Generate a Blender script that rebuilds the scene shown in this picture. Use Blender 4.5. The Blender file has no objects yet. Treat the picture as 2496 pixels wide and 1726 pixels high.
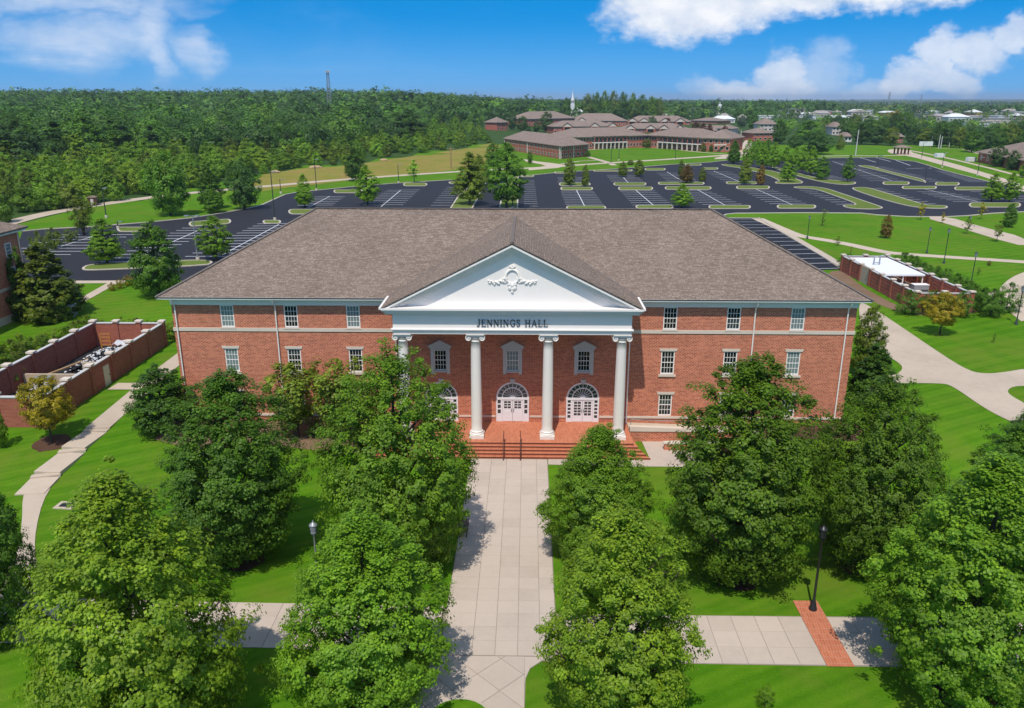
import bpy, bmesh, math, random
import numpy as np
from mathutils import Vector, Matrix
from mathutils.geometry import tessellate_polygon

sc = bpy.context.scene
COL = sc.collection
R = math.radians

# ------------------------------------------------------------------ camera
F = 1941.0
PITCH, YAW = R(17.75), R(1.15)
CAM = np.array([1.365, -68.0, 29.3])
cam = bpy.data.cameras.new("camera")
cam.lens = 28.0; cam.sensor_width = 36.0; cam.clip_start = 0.5; cam.clip_end = 30000
camo = bpy.data.objects.new("camera", cam); COL.objects.link(camo)
camo.location = CAM
camo.rotation_euler = (R(90) - PITCH, 0, YAW)
sc.camera = camo

# ------------------------------------------------------------------ sun and sky
SUN_EL, SUN_AZ = R(60), R(192)      # azimuth of the sun counted clockwise from +Y (192 = front, a little left)
sun_dir = Vector((math.sin(SUN_AZ) * math.cos(SUN_EL), math.cos(SUN_AZ) * math.cos(SUN_EL), math.sin(SUN_EL)))
sl = bpy.data.lights.new("sun", 'SUN'); sl.energy = 2.75; sl.angle = R(0.6); sl.color = (1.0, 0.94, 0.85)
so = bpy.data.objects.new("sun", sl); COL.objects.link(so)
so.rotation_euler = sun_dir.to_track_quat('Z', 'Y').to_euler()

sc.view_settings.view_transform = 'Standard'
sc.view_settings.look = 'None'
sc.view_settings.exposure = 0.52
sc.view_settings.gamma = 1.0
sc.render.engine = 'CYCLES'
sc.cycles.use_denoising = True
sc.cycles.max_bounces = 6; sc.cycles.diffuse_bounces = 3; sc.cycles.glossy_bounces = 3
sc.cycles.transmission_bounces = 3; sc.cycles.transparent_max_bounces = 4; sc.cycles.volume_bounces = 0
sc.cycles.caustics_reflective = False; sc.cycles.caustics_refractive = False

# pixel of the photograph -> place in the world (perspective solved from the building)
FW = np.array([-math.sin(YAW) * math.cos(PITCH), math.cos(YAW) * math.cos(PITCH), -math.sin(PITCH)])
RT = np.array([math.cos(YAW), math.sin(YAW), 0.0])
UP = np.cross(RT, FW)
def ray(px, py): return FW + RT * (px - 1248) / F - UP * (py - 863) / F

class N:
    """small helper to write node trees"""
    def __init__(s, nt): s.nt = nt; s.n = nt.nodes; s.l = nt.links
    def new(s, t, **kw):
        n = s.n.new(t)
        for k, v in kw.items():
            if k.startswith('i_'): n.inputs[int(k[2:]) if k[2:].isdigit() else k[2:].replace('_', ' ')].default_value = v
            else: setattr(n, k, v)
        return n
    def put(s, sock, v):
        if hasattr(v, 'is_output') or isinstance(v, bpy.types.NodeSocket): s.l.new(v, sock)
        else: sock.default_value = v
    def math(s, op, a, b=0.0, c=0.0, clamp=False):
        n = s.n.new('ShaderNodeMath'); n.operation = op; n.use_clamp = clamp
        s.put(n.inputs[0], a); s.put(n.inputs[1], b); s.put(n.inputs[2], c); return n.outputs[0]
    def mix(s, f, a, b, mode='MIX'):
        n = s.n.new('ShaderNodeMix'); n.data_type = 'RGBA'; n.blend_type = mode
        s.put(n.inputs[0], f)
        for i, v in ((6, a), (7, b)):
            if isinstance(v, tuple) and len(v) == 3: v = v + (1.0,)
            s.put(n.inputs[i], v)
        return n.outputs[2]
    def ramp(s, f, stops):
        n = s.n.new('ShaderNodeValToRGB'); s.put(n.inputs[0], f)
        e = n.color_ramp.elements
        while len(e) < len(stops): e.new(0.5)
        for el, (p, c) in zip(e, stops):
            el.position = p; el.color = c + (1.0,) if len(c) == 3 else c
        return n.outputs[0]
    def noise(s, vec, scale, detail=4.0, rough=0.55, dist=0.0):
        n = s.n.new('ShaderNodeTexNoise'); n.inputs['Scale'].default_value = scale
        n.inputs['Detail'].default_value = detail; n.inputs['Roughness'].default_value = rough
        n.inputs['Distortion'].default_value = dist
        if vec is not None: s.l.new(vec, n.inputs['Vector'])
        return n.outputs[0]
    def sstep(s, v, a, b):
        n = s.n.new('ShaderNodeMapRange'); n.interpolation_type = 'SMOOTHSTEP'
        s.put(n.inputs[0], v); n.inputs[1].default_value = a; n.inputs[2].default_value = b
        return n.outputs[0]
    def vmath(s, op, a, b=None, scale=None):
        n = s.n.new('ShaderNodeVectorMath'); n.operation = op
        s.put(n.inputs[0], a)
        if b is not None: s.put(n.inputs[1], b)
        if scale is not None: s.put(n.inputs[3], scale)
        return n

world = bpy.data.worlds.new("World"); sc.world = world; world.use_nodes = True
def build_world():
    nt = world.node_tree; nt.nodes.clear(); g = N(nt)
    tc = g.new('ShaderNodeTexCoord')
    d = tc.outputs['Generated']
    sep = g.new('ShaderNodeSeparateXYZ'); g.l.new(d, sep.inputs[0])
    X, Y, Z = sep.outputs
    # the hazy band right at the horizon is lifted so that the low sky keeps the clear blue of the day
    zz = g.math('ADD', g.math('MULTIPLY', g.math('ABSOLUTE', Z), 0.72), 0.22)
    cv = g.new('ShaderNodeCombineXYZ'); g.put(cv.inputs[0], X); g.put(cv.inputs[1], Y); g.put(cv.inputs[2], zz)
    nv = g.vmath('NORMALIZE', cv.outputs[0])
    sky = g.new('ShaderNodeTexSky'); sky.sky_type = 'NISHITA'; sky.sun_disc = False
    sky.sun_elevation = SUN_EL; sky.sun_rotation = SUN_AZ
    sky.altitude = 300; sky.air_density = 1.0; sky.dust_density = 0.15; sky.ozone_density = 2.6
    g.l.new(nv.outputs[0], sky.inputs[0])
    hs = g.new('ShaderNodeHueSaturation'); hs.inputs['Saturation'].default_value = 1.5; hs.inputs['Value'].default_value = 0.9
    hs.inputs['Hue'].default_value = 0.5
    g.l.new(g.mix(1.0, sky.outputs[0], (0.52, 0.88, 1.08), 'MULTIPLY'), hs.inputs['Color'])
    pale = g.sstep(g.math('ABSOLUTE', Z), 0.10, 0.0)
    skyc = g.mix(g.math('MULTIPLY', pale, 0.30), hs.outputs[0], (2.4, 4.2, 6.0))
    # clouds: a = sideways, e = upwards, both as tangents about the heading of the view
    fx, fy = -math.sin(YAW), math.cos(YAW)
    fwd = g.math('ADD', g.math('MULTIPLY', X, fx), g.math('MULTIPLY', Y, fy))
    side = g.math('ADD', g.math('MULTIPLY', X, fy), g.math('MULTIPLY', Y, -fx))
    fc = g.math('MAXIMUM', fwd, 0.05)
    a0 = g.math('DIVIDE', side, fc); e0 = g.math('DIVIDE', Z, fc)
    ae = g.new('ShaderNodeCombineXYZ'); g.put(ae.inputs[0], a0); g.put(ae.inputs[1], g.math('MULTIPLY', e0, 1.5))
    w1 = g.new('ShaderNodeTexNoise'); w1.inputs['Scale'].default_value = 9; w1.inputs['Detail'].default_value = 6
    w1.inputs['Roughness'].default_value = 0.6
    g.l.new(ae.outputs[0], w1.inputs['Vector'])
    sw = g.new('ShaderNodeSeparateXYZ'); g.l.new(w1.outputs['Color'], sw.inputs[0])
    a = g.math('ADD', a0, g.math('MULTIPLY', g.math('SUBTRACT', sw.outputs[0], 0.5), 0.11))
    e = g.math('ADD', e0, g.math('MULTIPLY', g.math('SUBTRACT', sw.outputs[1], 0.5), 0.075))
    def blob(px, py, rx, ry):
        r = ray(px, py); f0 = r[0] * fx + r[1] * fy
        a_ = (r[0] * fy - r[1] * fx) / f0; e_ = r[2] / f0
        u = g.math('DIVIDE', g.math('SUBTRACT', a, float(a_)), rx / F)
        v = g.math('DIVIDE', g.math('SUBTRACT', e, float(e_)), ry / F)
        return g.math('SUBTRACT', 1.0, g.math('ADD', g.math('MULTIPLY', u, u), g.math('MULTIPLY', v, v)))
    def union(bl):
        o = blob(*bl[0])
        for b in bl[1:]: o = g.math('MAXIMUM', o, blob(*b))
        return o
    big = union([(1610, 20, 165, 90), (1750, 5, 230, 80), (1980, -18, 330, 62), (2180, -30, 200, 45)])
    low = union([(1905, 185, 75, 75), (1830, 225, 130, 50), (2200, 205, 70, 55), (2285, 140, 55, 75), (2400, 130, 110, 60), (2475, 95, 60, 50), (2300, 205, 110, 45)])
    veil = union([(2020, 175, 85, 80), (1960, 225, 200, 40), (2120, 235, 160, 40), (1720, 215, 60, 35)])
    cir = union([(180, -5, 330, 45), (365, 50, 70, 120), (395, 130, 45, 80), (480, 120, 60, 70), (200, 90, 280, 70)])
    fine = g.noise(ae.outputs[0], 34, 7, 0.62)
    fo = g.math('MULTIPLY', g.math('SUBTRACT', fine, 0.5), 1.1)
    d1 = g.sstep(g.math('ADD', big, fo), -0.08, 0.8)
    d2 = g.math('MULTIPLY', g.sstep(g.math('ADD', low, fo), 0.0, 0.8), 0.72)
    d3 = g.math('MULTIPLY', g.sstep(g.math('ADD', veil, g.math('MULTIPLY', fo, 0.8)), 0.0, 1.0), 0.42)
    cs = g.new('ShaderNodeMapping'); cs.inputs['Rotation'].default_value = (0, 0, R(28)); cs.inputs['Scale'].default_value = (1, 3.2, 1)
    g.l.new(ae.outputs[0], cs.inputs[0])
    cn = g.noise(cs.outputs[0], 8, 7, 0.6, 0.6)
    d4 = g.math('MULTIPLY', g.sstep(g.math('ADD', cir, g.math('MULTIPLY', g.math('SUBTRACT', cn, 0.55), 1.7)), -0.45, 1.7), 0.72)
    # a thin general veil of high cloud that goes on over the whole sky, and unseen clouds above the frame, thickened to whiten the fill light
    up = g.math('MAXIMUM', Z, 0.06)
    pl = g.new('ShaderNodeCombineXYZ'); g.put(pl.inputs[0], g.math('DIVIDE', X, up)); g.put(pl.inputs[1], g.math('DIVIDE', Y, up))
    sn = g.noise(pl.outputs[0], 0.55, 7, 0.58, 0.3)
    d5 = g.math('MULTIPLY', g.math('MULTIPLY', g.sstep(sn, 0.40, 0.62), g.sstep(Z, 0.13, 0.3)), 0.85)
    vn = g.noise(cs.outputs[0], 3.0, 6, 0.6, 0.4)
    d6 = g.math('MULTIPLY', g.sstep(vn, 0.5, 0.85), 0.10)
    dens = d1
    for q in (d2, d3, d4, d5, d6):
        dens = g.math('SUBTRACT', 1.0, g.math('MULTIPLY', g.math('SUBTRACT', 1.0, dens), g.math('SUBTRACT', 1.0, q)))
    shade = g.noise(ae.outputs[0], 20, 5, 0.6)
    cc = g.ramp(shade, [(0.3, (3.9, 4.5, 5.5)), (0.62, (5.9, 6.0, 6.3))])
    col = g.mix(dens, skyc, cc)
    bg = g.new('ShaderNodeBackground'); bg.inputs['Strength'].default_value = 0.115
    g.l.new(col, bg.inputs[0])
    out = g.new('ShaderNodeOutputWorld'); g.l.new(bg.outputs[0], out.inputs[0])
build_world()

# ------------------------------------------------------------------ terrain and unprojection
def ss(a, b, x):
    t = np.clip((np.asarray(x, float) - a) / (b - a), 0, 1); return t * t * (3 - 2 * t)
def height(x, y):
    x = np.asarray(x, float); y = np.asarray(y, float)
    sx = np.where(x < 0, ss(11.5, 17.0, -x), ss(17.5, 22.0, x))
    sx = np.where(y > 1.0, 1.0, sx)
    h = ss(-12, 0.5, y) * sx
    far = ss(330, 1300, y)
    h = h + far * (4 + 19 * ss(120, -260, x * 1200 / np.maximum(y, 600.)))
    h = h + ss(2600, 6500, y) * 22 * (0.5 + 0.5 * np.sin(x * 0.0011 + 1.0))
    return h
_ts = 25.0 * (9000 / 25.0) ** np.linspace(0, 1, 500)
def G(px, py, dz=0.0):
    r = ray(px, py); r = r / math.hypot(r[0], r[1])
    P = CAM[None, :] + r[None, :] * _ts[:, None]; below = P[:, 2] < height(P[:, 0], P[:, 1])
    i = int(np.argmax(below)) if below.any() else 499
    a, b = _ts[max(i - 1, 0)], _ts[i]
    for _ in range(24):
        m_ = (a + b) / 2; p = CAM + r * m_
        if p[2] < float(height(p[0], p[1])): b = m_
        else: a = m_
    p = CAM + r * (a + b) / 2
    return Vector((p[0], p[1], float(height(p[0], p[1])) + dz))
def PZ(px, py, z):
    r = ray(px, py); p = CAM + r * ((z - CAM[2]) / r[2]); return Vector(p)
def hz(px, y): return float(height(px, y))
def depth(p): return float((np.array(p) - CAM) @ FW)
def rise(p, py):
    d = np.array(p) - CAM; k = -(py - 863) / F
    A, B = d @ UP, d @ FW
    return float((k * B - A) / (UP[2] - k * FW[2]))
def zoom(x0, y0, s): return lambda x, y: (x0 + x / s, y0 + y / s)
D = zoom(0, 0, 0.92468)      # reading scales used while measuring the photograph
zo1 = zoom(0, 180, 3.069); z2 = zoom(600, 180, 3.723); z3 = zoom(1180, 200, 3.445); z4 = zoom(1750, 200, 3.094)
z5 = zoom(0, 680, 2.85); z8 = zoom(1950, 500, 2.85); zf = zoom(660, 1100, 2.55); zr = zoom(1800, 1000, 2.198)
za = zoom(1280, 380, 5.77); zb = zoom(1680, 380, 5.495); zc = zoom(2060, 360, 5.294); zl = zoom(80, 520, 3.847); zm = zoom(640, 400, 4.121)
zg = zoom(1200, 220, 3.847); zt = zoom(1760, 220, 6.074); zu = zoom(2100, 220, 5.828)

# ------------------------------------------------------------------ tagging helpers
def tag(o, label=None, cat=None, group=None, kind=None):
    if label: o['label'] = label
    if cat: o['category'] = cat
    if group: o['group'] = group
    if kind: o['kind'] = kind
    return o
def empty(name, loc=(0, 0, 0), rz=0.0, parent=None):
    o = bpy.data.objects.new(name, None); COL.objects.link(o); o.location = loc; o.rotation_euler = (0, 0, rz)
    o.empty_display_size = 0.2
    if parent: o.parent = parent
    return o
def inst(name, me, parent=None, loc=(0, 0, 0), rot=(0, 0, 0), scale=(1, 1, 1)):
    o = bpy.data.objects.new(name, me); COL.objects.link(o)
    o.location = loc; o.rotation_euler = rot; o.scale = scale
    if parent: o.parent = parent
    return o

class MB:
    """collects faces and links them as one mesh object with metre-true texture coordinates"""
    def __init__(s): s.v = []; s.f = []; s.smooth = []
    def add(s, vs, fs, smooth=False):
        b = len(s.v); s.v += [tuple(v) for v in vs]
        for f in fs: s.f.append(tuple(i + b for i in f)); s.smooth.append(smooth)
        return s
    def quad(s, a, b, c, d): return s.add([a, b, c, d], [(0, 1, 2, 3)])
    def tri(s, a, b, c): return s.add([a, b, c], [(0, 1, 2)])
    def box(s, x0, x1, y0, y1, z0, z1):
        return s.add([(x0, y0, z0), (x1, y0, z0), (x1, y1, z0), (x0, y1, z0), (x0, y0, z1), (x1, y0, z1), (x1, y1, z1), (x0, y1, z1)],
                     [(0, 3, 2, 1), (4, 5, 6, 7), (0, 1, 5, 4), (1, 2, 6, 5), (2, 3, 7, 6), (3, 0, 4, 7)])
    def cbox(s, c, sx, sy, sz): return s.box(c[0] - sx / 2, c[0] + sx / 2, c[1] - sy / 2, c[1] + sy / 2, c[2] - sz / 2, c[2] + sz / 2)
    def bar(s, p, q, w, h, upv=(0, 0, 1)):
        p, q = Vector(p), Vector(q); d = (q - p).normalized(); u = Vector(upv)
        sd = d.cross(u)
        if sd.length < 1e-4: sd = d.cross(Vector((1, 0, 0)))
        sd.normalize(); u = sd.cross(d); a, b = sd * w / 2, u * h / 2
        vs = [p - a - b, p + a - b, p + a + b, p - a + b, q - a - b, q + a - b, q + a + b, q - a + b]
        return s.add(vs, [(0, 3, 2, 1), (4, 5, 6, 7), (0, 1, 5, 4), (1, 2, 6, 5), (2, 3, 7, 6), (3, 0, 4, 7)])
    def tube(s, pts, rad, n=8, caps=True):
        pts = [Vector(p) for p in pts]; rad = rad if isinstance(rad, (list, tuple)) else [rad] * len(pts)
        vs = []; fs = []; ref = Vector((0.12, 1, 0.05)).normalized()
        for i, p in enumerate(pts):
            d = (pts[min(i + 1, len(pts) - 1)] - pts[max(i - 1, 0)])
            d = d.normalized() if d.length > 1e-9 else Vector((0, 0, 1))
            u = d.cross(ref)
            if u.length < 0.05: u = d.cross(Vector((1, 0, 0)))
            u.normalize(); w = d.cross(u)
            for k in range(n):
                t = 2 * math.pi * k / n; vs.append(p + (u * math.cos(t) + w * math.sin(t)) * rad[i])
        for i in range(len(pts) - 1):
            for k in range(n):
                k2 = (k + 1) % n; fs.append((i * n + k, (i + 1) * n + k, (i + 1) * n + k2, i * n + k2))
        s.add(vs, fs, True)
        if caps:
            m = len(pts) - 1
            s.add([vs[k] for k in range(n)], [tuple(range(n))]); s.add([vs[m * n + k] for k in range(n)], [tuple(range(n))[::-1]])
        return s
    def lathe(s, prof, n=20, c=(0, 0, 0)):
        vs = []; fs = []
        for r, z in prof:
            for k in range(n):
                t = 2 * math.pi * k / n; vs.append((c[0] + r * math.cos(t), c[1] + r * math.sin(t), c[2] + z))
        for i in range(len(prof) - 1):
            for k in range(n):
                k2 = (k + 1) % n; fs.append((i * n + k, i * n + k2, (i + 1) * n + k2, (i + 1) * n + k))
        s.add(vs, fs, True)
        s.add([vs[k] for k in range(n)], [tuple(range(n))[::-1]])
        m = len(prof) - 1; s.add([vs[m * n + k] for k in range(n)], [tuple(range(n))]); return s
    def prism(s, pts, z0, z1):
        """vertical prism over a plan polygon"""
        n = len(pts); ar = sum(pts[i][0] * pts[(i + 1) % n][1] - pts[(i + 1) % n][0] * pts[i][1] for i in range(n))
        if ar < 0: pts = pts[::-1]
        b = [(p[0], p[1], z0) for p in pts]; t = [(p[0], p[1], z1) for p in pts]
        tr = tessellate_polygon([[Vector((p[0], p[1], 0)) for p in pts]])
        s.add(t, [fix(f, t) for f in tr])
        for i in range(n):
            j = (i + 1) % n; s.quad(b[i], b[j], t[j], t[i])
        return s
    def blob(s, c, r, seed=0, n=7, m=5, jit=0.15):
        rg = random.Random(seed); vs = []; fs = []
        for i in range(m + 1):
            ph = math.pi * i / m
            for k in range(n):
                t = 2 * math.pi * k / n; q = 1 + rg.uniform(-jit, jit)
                vs.append((c[0] + r[0] * q * math.sin(ph) * math.cos(t), c[1] + r[1] * q * math.sin(ph) * math.sin(t), c[2] + r[2] * q * math.cos(ph)))
        for i in range(m):
            for k in range(n):
                k2 = (k + 1) % n; fs.append((i * n + k, (i + 1) * n + k, (i + 1) * n + k2, i * n + k2))
        return s.add(vs, fs, True)
    def mesh(s, name, mat):
        me = bpy.data.meshes.new(name); me.from_pydata(s.v, [], s.f)
        me.materials.append(mat)
        me.polygons.foreach_set('use_smooth', s.smooth)
        V = np.array(s.v, float).reshape(-1, 3)
        uv = me.uv_layers.new(name='uv')
        out = np.empty((len(me.loops), 2)); k = 0
        for f in s.f:
            P = V[list(f)]
            n = np.cross(P[1] - P[0], P[2] - P[0]) if len(f) < 4 else np.cross(P[2] - P[0], P[3] - P[1])
            L = np.linalg.norm(n); n = n / L if L > 1e-12 else np.array([0, 0, 1.])
            t = np.array([-n[1], n[0], 0.]); L = math.hypot(t[0], t[1])
            t = t / L if L > 1e-3 else np.array([1., 0, 0])
            b = np.cross(n, t); m = len(f)
            out[k:k + m, 0] = P @ t; out[k:k + m, 1] = P @ b; k += m
        uv.data.foreach_set('uv', out.ravel())
        me.update(); return me
    def build(s, name, mat, parent=None, **kw):
        o = inst(name, s.mesh(name, mat), parent); return tag(o, **kw) if kw else o
def fix(f, vs):
    a, b, c = (vs[i] for i in f)
    return tuple(f) if (b[0] - a[0]) * (c[1] - a[1]) - (c[0] - a[0]) * (b[1] - a[1]) > 0 else tuple(f)[::-1]

# ------------------------------------------------------------------ materials
MATS = {}
def material(name, rough=0.7, spec=0.3, metallic=0.0):
    m = bpy.data.materials.new(name); m.use_nodes = True; nt = m.node_tree; nt.nodes.clear(); g = N(nt)
    out = g.new('ShaderNodeOutputMaterial'); b = g.new('ShaderNodeBsdfPrincipled')
    b.inputs['Roughness'].default_value = rough; b.inputs['Specular IOR Level'].default_value = spec; b.inputs['Metallic'].default_value = metallic
    g.l.new(b.outputs[0], out.inputs[0]); MATS[name] = m
    return m, g, b, out
def bump(g, b, hgt, strength, dist):
    n = g.new('ShaderNodeBump'); n.inputs['Strength'].default_value = strength; n.inputs['Distance'].default_value = dist
    g.l.new(hgt, n.inputs['Height']); g.l.new(n.outputs[0], b.inputs['Normal'])
def pos(g): return g.new('ShaderNodeNewGeometry').outputs['Position']
def plain(name, col, rough=0.6, spec=0.3, metallic=0.0, var=0.12, scale=1.5, fine=18.0, bmp=0.0):
    m, g, b, o = material(name, rough, spec, metallic)
    p = pos(g); n1 = g.noise(p, scale, 5, 0.6); n2 = g.noise(p, fine, 3, 0.6)
    v = g.math('ADD', g.math('MULTIPLY', g.math('SUBTRACT', n1, 0.5), var * 2), g.math('MULTIPLY', g.math('SUBTRACT', n2, 0.5), var))
    c = g.mix(1.0, col, g.ramp(g.math('ADD', v, 0.5), [(0.0, (0.55, 0.55, 0.55)), (0.5, (1, 1, 1)), (1.0, (1.4, 1.4, 1.4))]), 'MULTIPLY')
    g.l.new(c, b.inputs['Base Color'])
    if bmp: bump(g, b, n2, bmp, 0.02)
    return m
def brick_mat(name, c1, c2, mortar, bw=0.30, bh=0.1, msize=0.012, bmp=0.25, patch=0.25):
    m, g, b, o = material(name, 0.85, 0.2)
    uv = g.new('ShaderNodeUVMap').outputs[0]
    t = g.new('ShaderNodeTexBrick'); g.l.new(uv, t.inputs['Vector'])
    t.inputs['Color1'].default_value = c1 + (1,); t.inputs['Color2'].default_value = c2 + (1,); t.inputs['Mortar'].default_value = mortar + (1,)
    t.inputs['Scale'].default_value = 1.0; t.inputs['Mortar Size'].default_value = msize; t.inputs['Mortar Smooth'].default_value = 0.3
    t.inputs['Brick Width'].default_value = bw; t.inputs['Row Height'].default_value = bh; t.inputs['Bias'].default_value = 0.1
    p = pos(g); n1 = g.noise(p, 0.5, 5, 0.65); n2 = g.noise(p, 9, 3, 0.6)
    v = g.math('ADD', g.math('MULTIPLY', g.math('SUBTRACT', n1, 0.5), patch * 2), g.math('MULTIPLY', g.math('SUBTRACT', n2, 0.5), 0.35))
    c = g.mix(1.0, t.outputs[0], g.ramp(g.math('ADD', v, 0.5), [(0, (0.6, 0.57, 0.55)), (0.5, (1, 1, 1)), (1, (1.35, 1.3, 1.25))]), 'MULTIPLY')
    g.l.new(c, b.inputs['Base Color'])
    bump(g, b, g.math('SUBTRACT', 1.0, t.outputs['Fac']), bmp, 0.012)
    return m
def shingle_mat(name, c1, c2, gap, bw=0.34, bh=0.16):
    m, g, b, o = material(name, 0.95, 0.1)
    uv = g.new('ShaderNodeUVMap').outputs[0]
    t = g.new('ShaderNodeTexBrick'); g.l.new(uv, t.inputs['Vector'])
    t.inputs['Color1'].default_value = c1 + (1,); t.inputs['Color2'].default_value = c2 + (1,); t.inputs['Mortar'].default_value = gap + (1,)
    t.inputs['Scale'].default_value = 1.0; t.inputs['Mortar Size'].default_value = 0.018; t.inputs['Mortar Smooth'].default_value = 0.4
    t.inputs['Brick Width'].default_value = bw; t.inputs['Row Height'].default_value = bh; t.inputs['Bias'].default_value = -0.1
    t.offset = 0.37; t.squash = 1.3; t.squash_frequency = 3
    p = pos(g); n1 = g.noise(p, 0.25, 5, 0.65); n2 = g.noise(p, 4.5, 4, 0.7)
    mp = g.new('ShaderNodeMapping'); mp.inputs['Scale'].default_value = (0.9, 5.5, 1); g.l.new(uv, mp.inputs[0])
    n3 = g.noise(mp.outputs[0], 1.5, 4, 0.7)
    v = g.math('ADD', g.math('MULTIPLY', g.math('SUBTRACT', n1, 0.5), 0.4), g.math('MULTIPLY', g.math('SUBTRACT', n2, 0.5), 0.5))
    v = g.math('ADD', v, g.math('MULTIPLY', g.math('SUBTRACT', n3, 0.5), 0.9))
    c = g.mix(1.0, t.outputs[0], g.ramp(g.math('ADD', v, 0.5), [(0.1, (0.55, 0.54, 0.54)), (0.5, (1, 1, 1)), (0.9, (1.5, 1.48, 1.45))]), 'MULTIPLY')
    g.l.new(c, b.inputs['Base Color'])
    sp = g.new('ShaderNodeSeparateXYZ'); g.l.new(uv, sp.inputs[0])
    saw = g.math('SUBTRACT', 1.0, g.math('FRACT', g.math('DIVIDE', sp.outputs[1], bh)))
    bump(g, b, g.math('ADD', saw, g.math('MULTIPLY', n2, 0.5)), 0.5, 0.03)
    return m
def grass_mat(name, c1, c2, c3, stripes=0.0, dry=None):
    m, g, b, o = material(name, 0.95, 0.04)
    p = pos(g); n1 = g.noise(p, 0.045, 5, 0.6); n2 = g.noise(p, 0.6, 5, 0.65); n3 = g.noise(p, 7.0, 4, 0.7)
    v = g.math('ADD', g.math('MULTIPLY', n1, 0.5), g.math('ADD', g.math('MULTIPLY', n2, 0.35), g.math('MULTIPLY', n3, 0.42)))
    if stripes:
        mp = g.new('ShaderNodeMapping'); mp.inputs['Rotation'].default_value = (0, 0, R(62)); g.l.new(p, mp.inputs[0])
        w = g.new('ShaderNodeTexWave'); w.inputs['Scale'].default_value = 0.16; w.inputs['Distortion'].default_value = 1.2; w.inputs['Detail'].default_value = 2
        w.inputs['Detail Scale'].default_value = 0.4
        g.l.new(mp.outputs[0], w.inputs[0])
        v = g.math('ADD', v, g.math('MULTIPLY', g.math('SUBTRACT', w.outputs['Fac'], 0.5), stripes))
    if stripes:
        w2 = g.new('ShaderNodeTexWave'); w2.inputs['Scale'].default_value = 0.42; w2.inputs['Distortion'].default_value = 0.7; w2.inputs['Detail'].default_value = 1
        g.l.new(mp.outputs[0], w2.inputs[0]); v = g.math('ADD', v, g.math('MULTIPLY', g.math('SUBTRACT', w2.outputs['Fac'], 0.5), stripes * .6))
    c = g.ramp(v, [(0.32, c1), (0.56, c2), (0.85, c3)])
    if dry:
        nd = g.noise(p, 0.11, 6, 0.7)
        c = g.mix(g.math('MULTIPLY', g.sstep(nd, 0.44, 0.68), 0.8), c, dry)
    g.l.new(c, b.inputs['Base Color'])
    bump(g, b, g.math('ADD', n3, n2), 0.6, 0.06)
    return m
def concrete_mat(name, col, stain=0.2, rnd=0.1):
    m, g, b, o = material(name, 0.85, 0.2)
    p = pos(g); n1 = g.noise(p, 0.22, 6, 0.65); n2 = g.noise(p, 2.2, 5, 0.65); n3 = g.noise(p, 30, 2, 0.6)
    oi = g.new('ShaderNodeObjectInfo')
    v = g.math('ADD', g.math('MULTIPLY', g.math('SUBTRACT', n1, 0.5), stain * 2), g.math('MULTIPLY', g.math('SUBTRACT', n2, 0.5), stain))
    v = g.math('ADD', v, g.math('MULTIPLY', g.math('SUBTRACT', n3, 0.5), 0.12))
    v = g.math('ADD', v, g.math('MULTIPLY', g.math('SUBTRACT', oi.outputs['Random'], 0.5), rnd))
    c = g.mix(1.0, col, g.ramp(g.math('ADD', v, 0.5), [(0, (0.5, 0.49, 0.48)), (0.5, (1, 1, 1)), (1, (1.35, 1.35, 1.35))]), 'MULTIPLY')
    g.l.new(c, b.inputs['Base Color']); bump(g, b, n3, 0.15, 0.01)
    return m
def leaf_mat(name, trans=0.35, soft=False):
    m, g, b, o = material(name, 0.5, 0.25)
    oi = g.new('ShaderNodeObjectInfo'); geo = g.new('ShaderNodeNewGeometry')
    at = g.new('ShaderNodeAttribute'); at.attribute_name = 'tint'
    rp = geo.outputs['Random Per Island']
    var = g.ramp(rp, [(0.0, (0.68, 0.72, 0.7)), (0.45, (0.95, 0.97, 0.92)), (0.8, (1.12, 1.08, 0.95)), (1.0, (1.5, 1.35, 1.05))])
    if soft: var = g.ramp(rp, [(0.0, (0.9, 0.92, 0.92)), (1.0, (1.1, 1.08, 1.02))])
    c = g.mix(1.0, oi.outputs['Color'], var, 'MULTIPLY')
    c = g.mix(1.0, c, at.outputs['Color'], 'MULTIPLY')
    n = g.noise(geo.outputs['Position'], 0.55, 3, 0.6)
    c = g.mix(1.0, c, g.ramp(n, [(0.3, (0.8, 0.85, 0.85)), (0.7, (1.22, 1.15, 1.0))]), 'MULTIPLY')
    g.l.new(c, b.inputs['Base Color'])
    tr = g.new('ShaderNodeBsdfTranslucent')
    g.l.new(g.mix(1.0, c, (1.25, 1.3, 0.55), 'MULTIPLY'), tr.inputs[0])
    mx = g.new('ShaderNodeMixShader'); mx.inputs[0].default_value = trans
    g.l.new(b.outputs[0], mx.inputs[1]); g.l.new(tr.outputs[0], mx.inputs[2]); g.l.new(mx.outputs[0], o.inputs[0])
    return m

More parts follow.
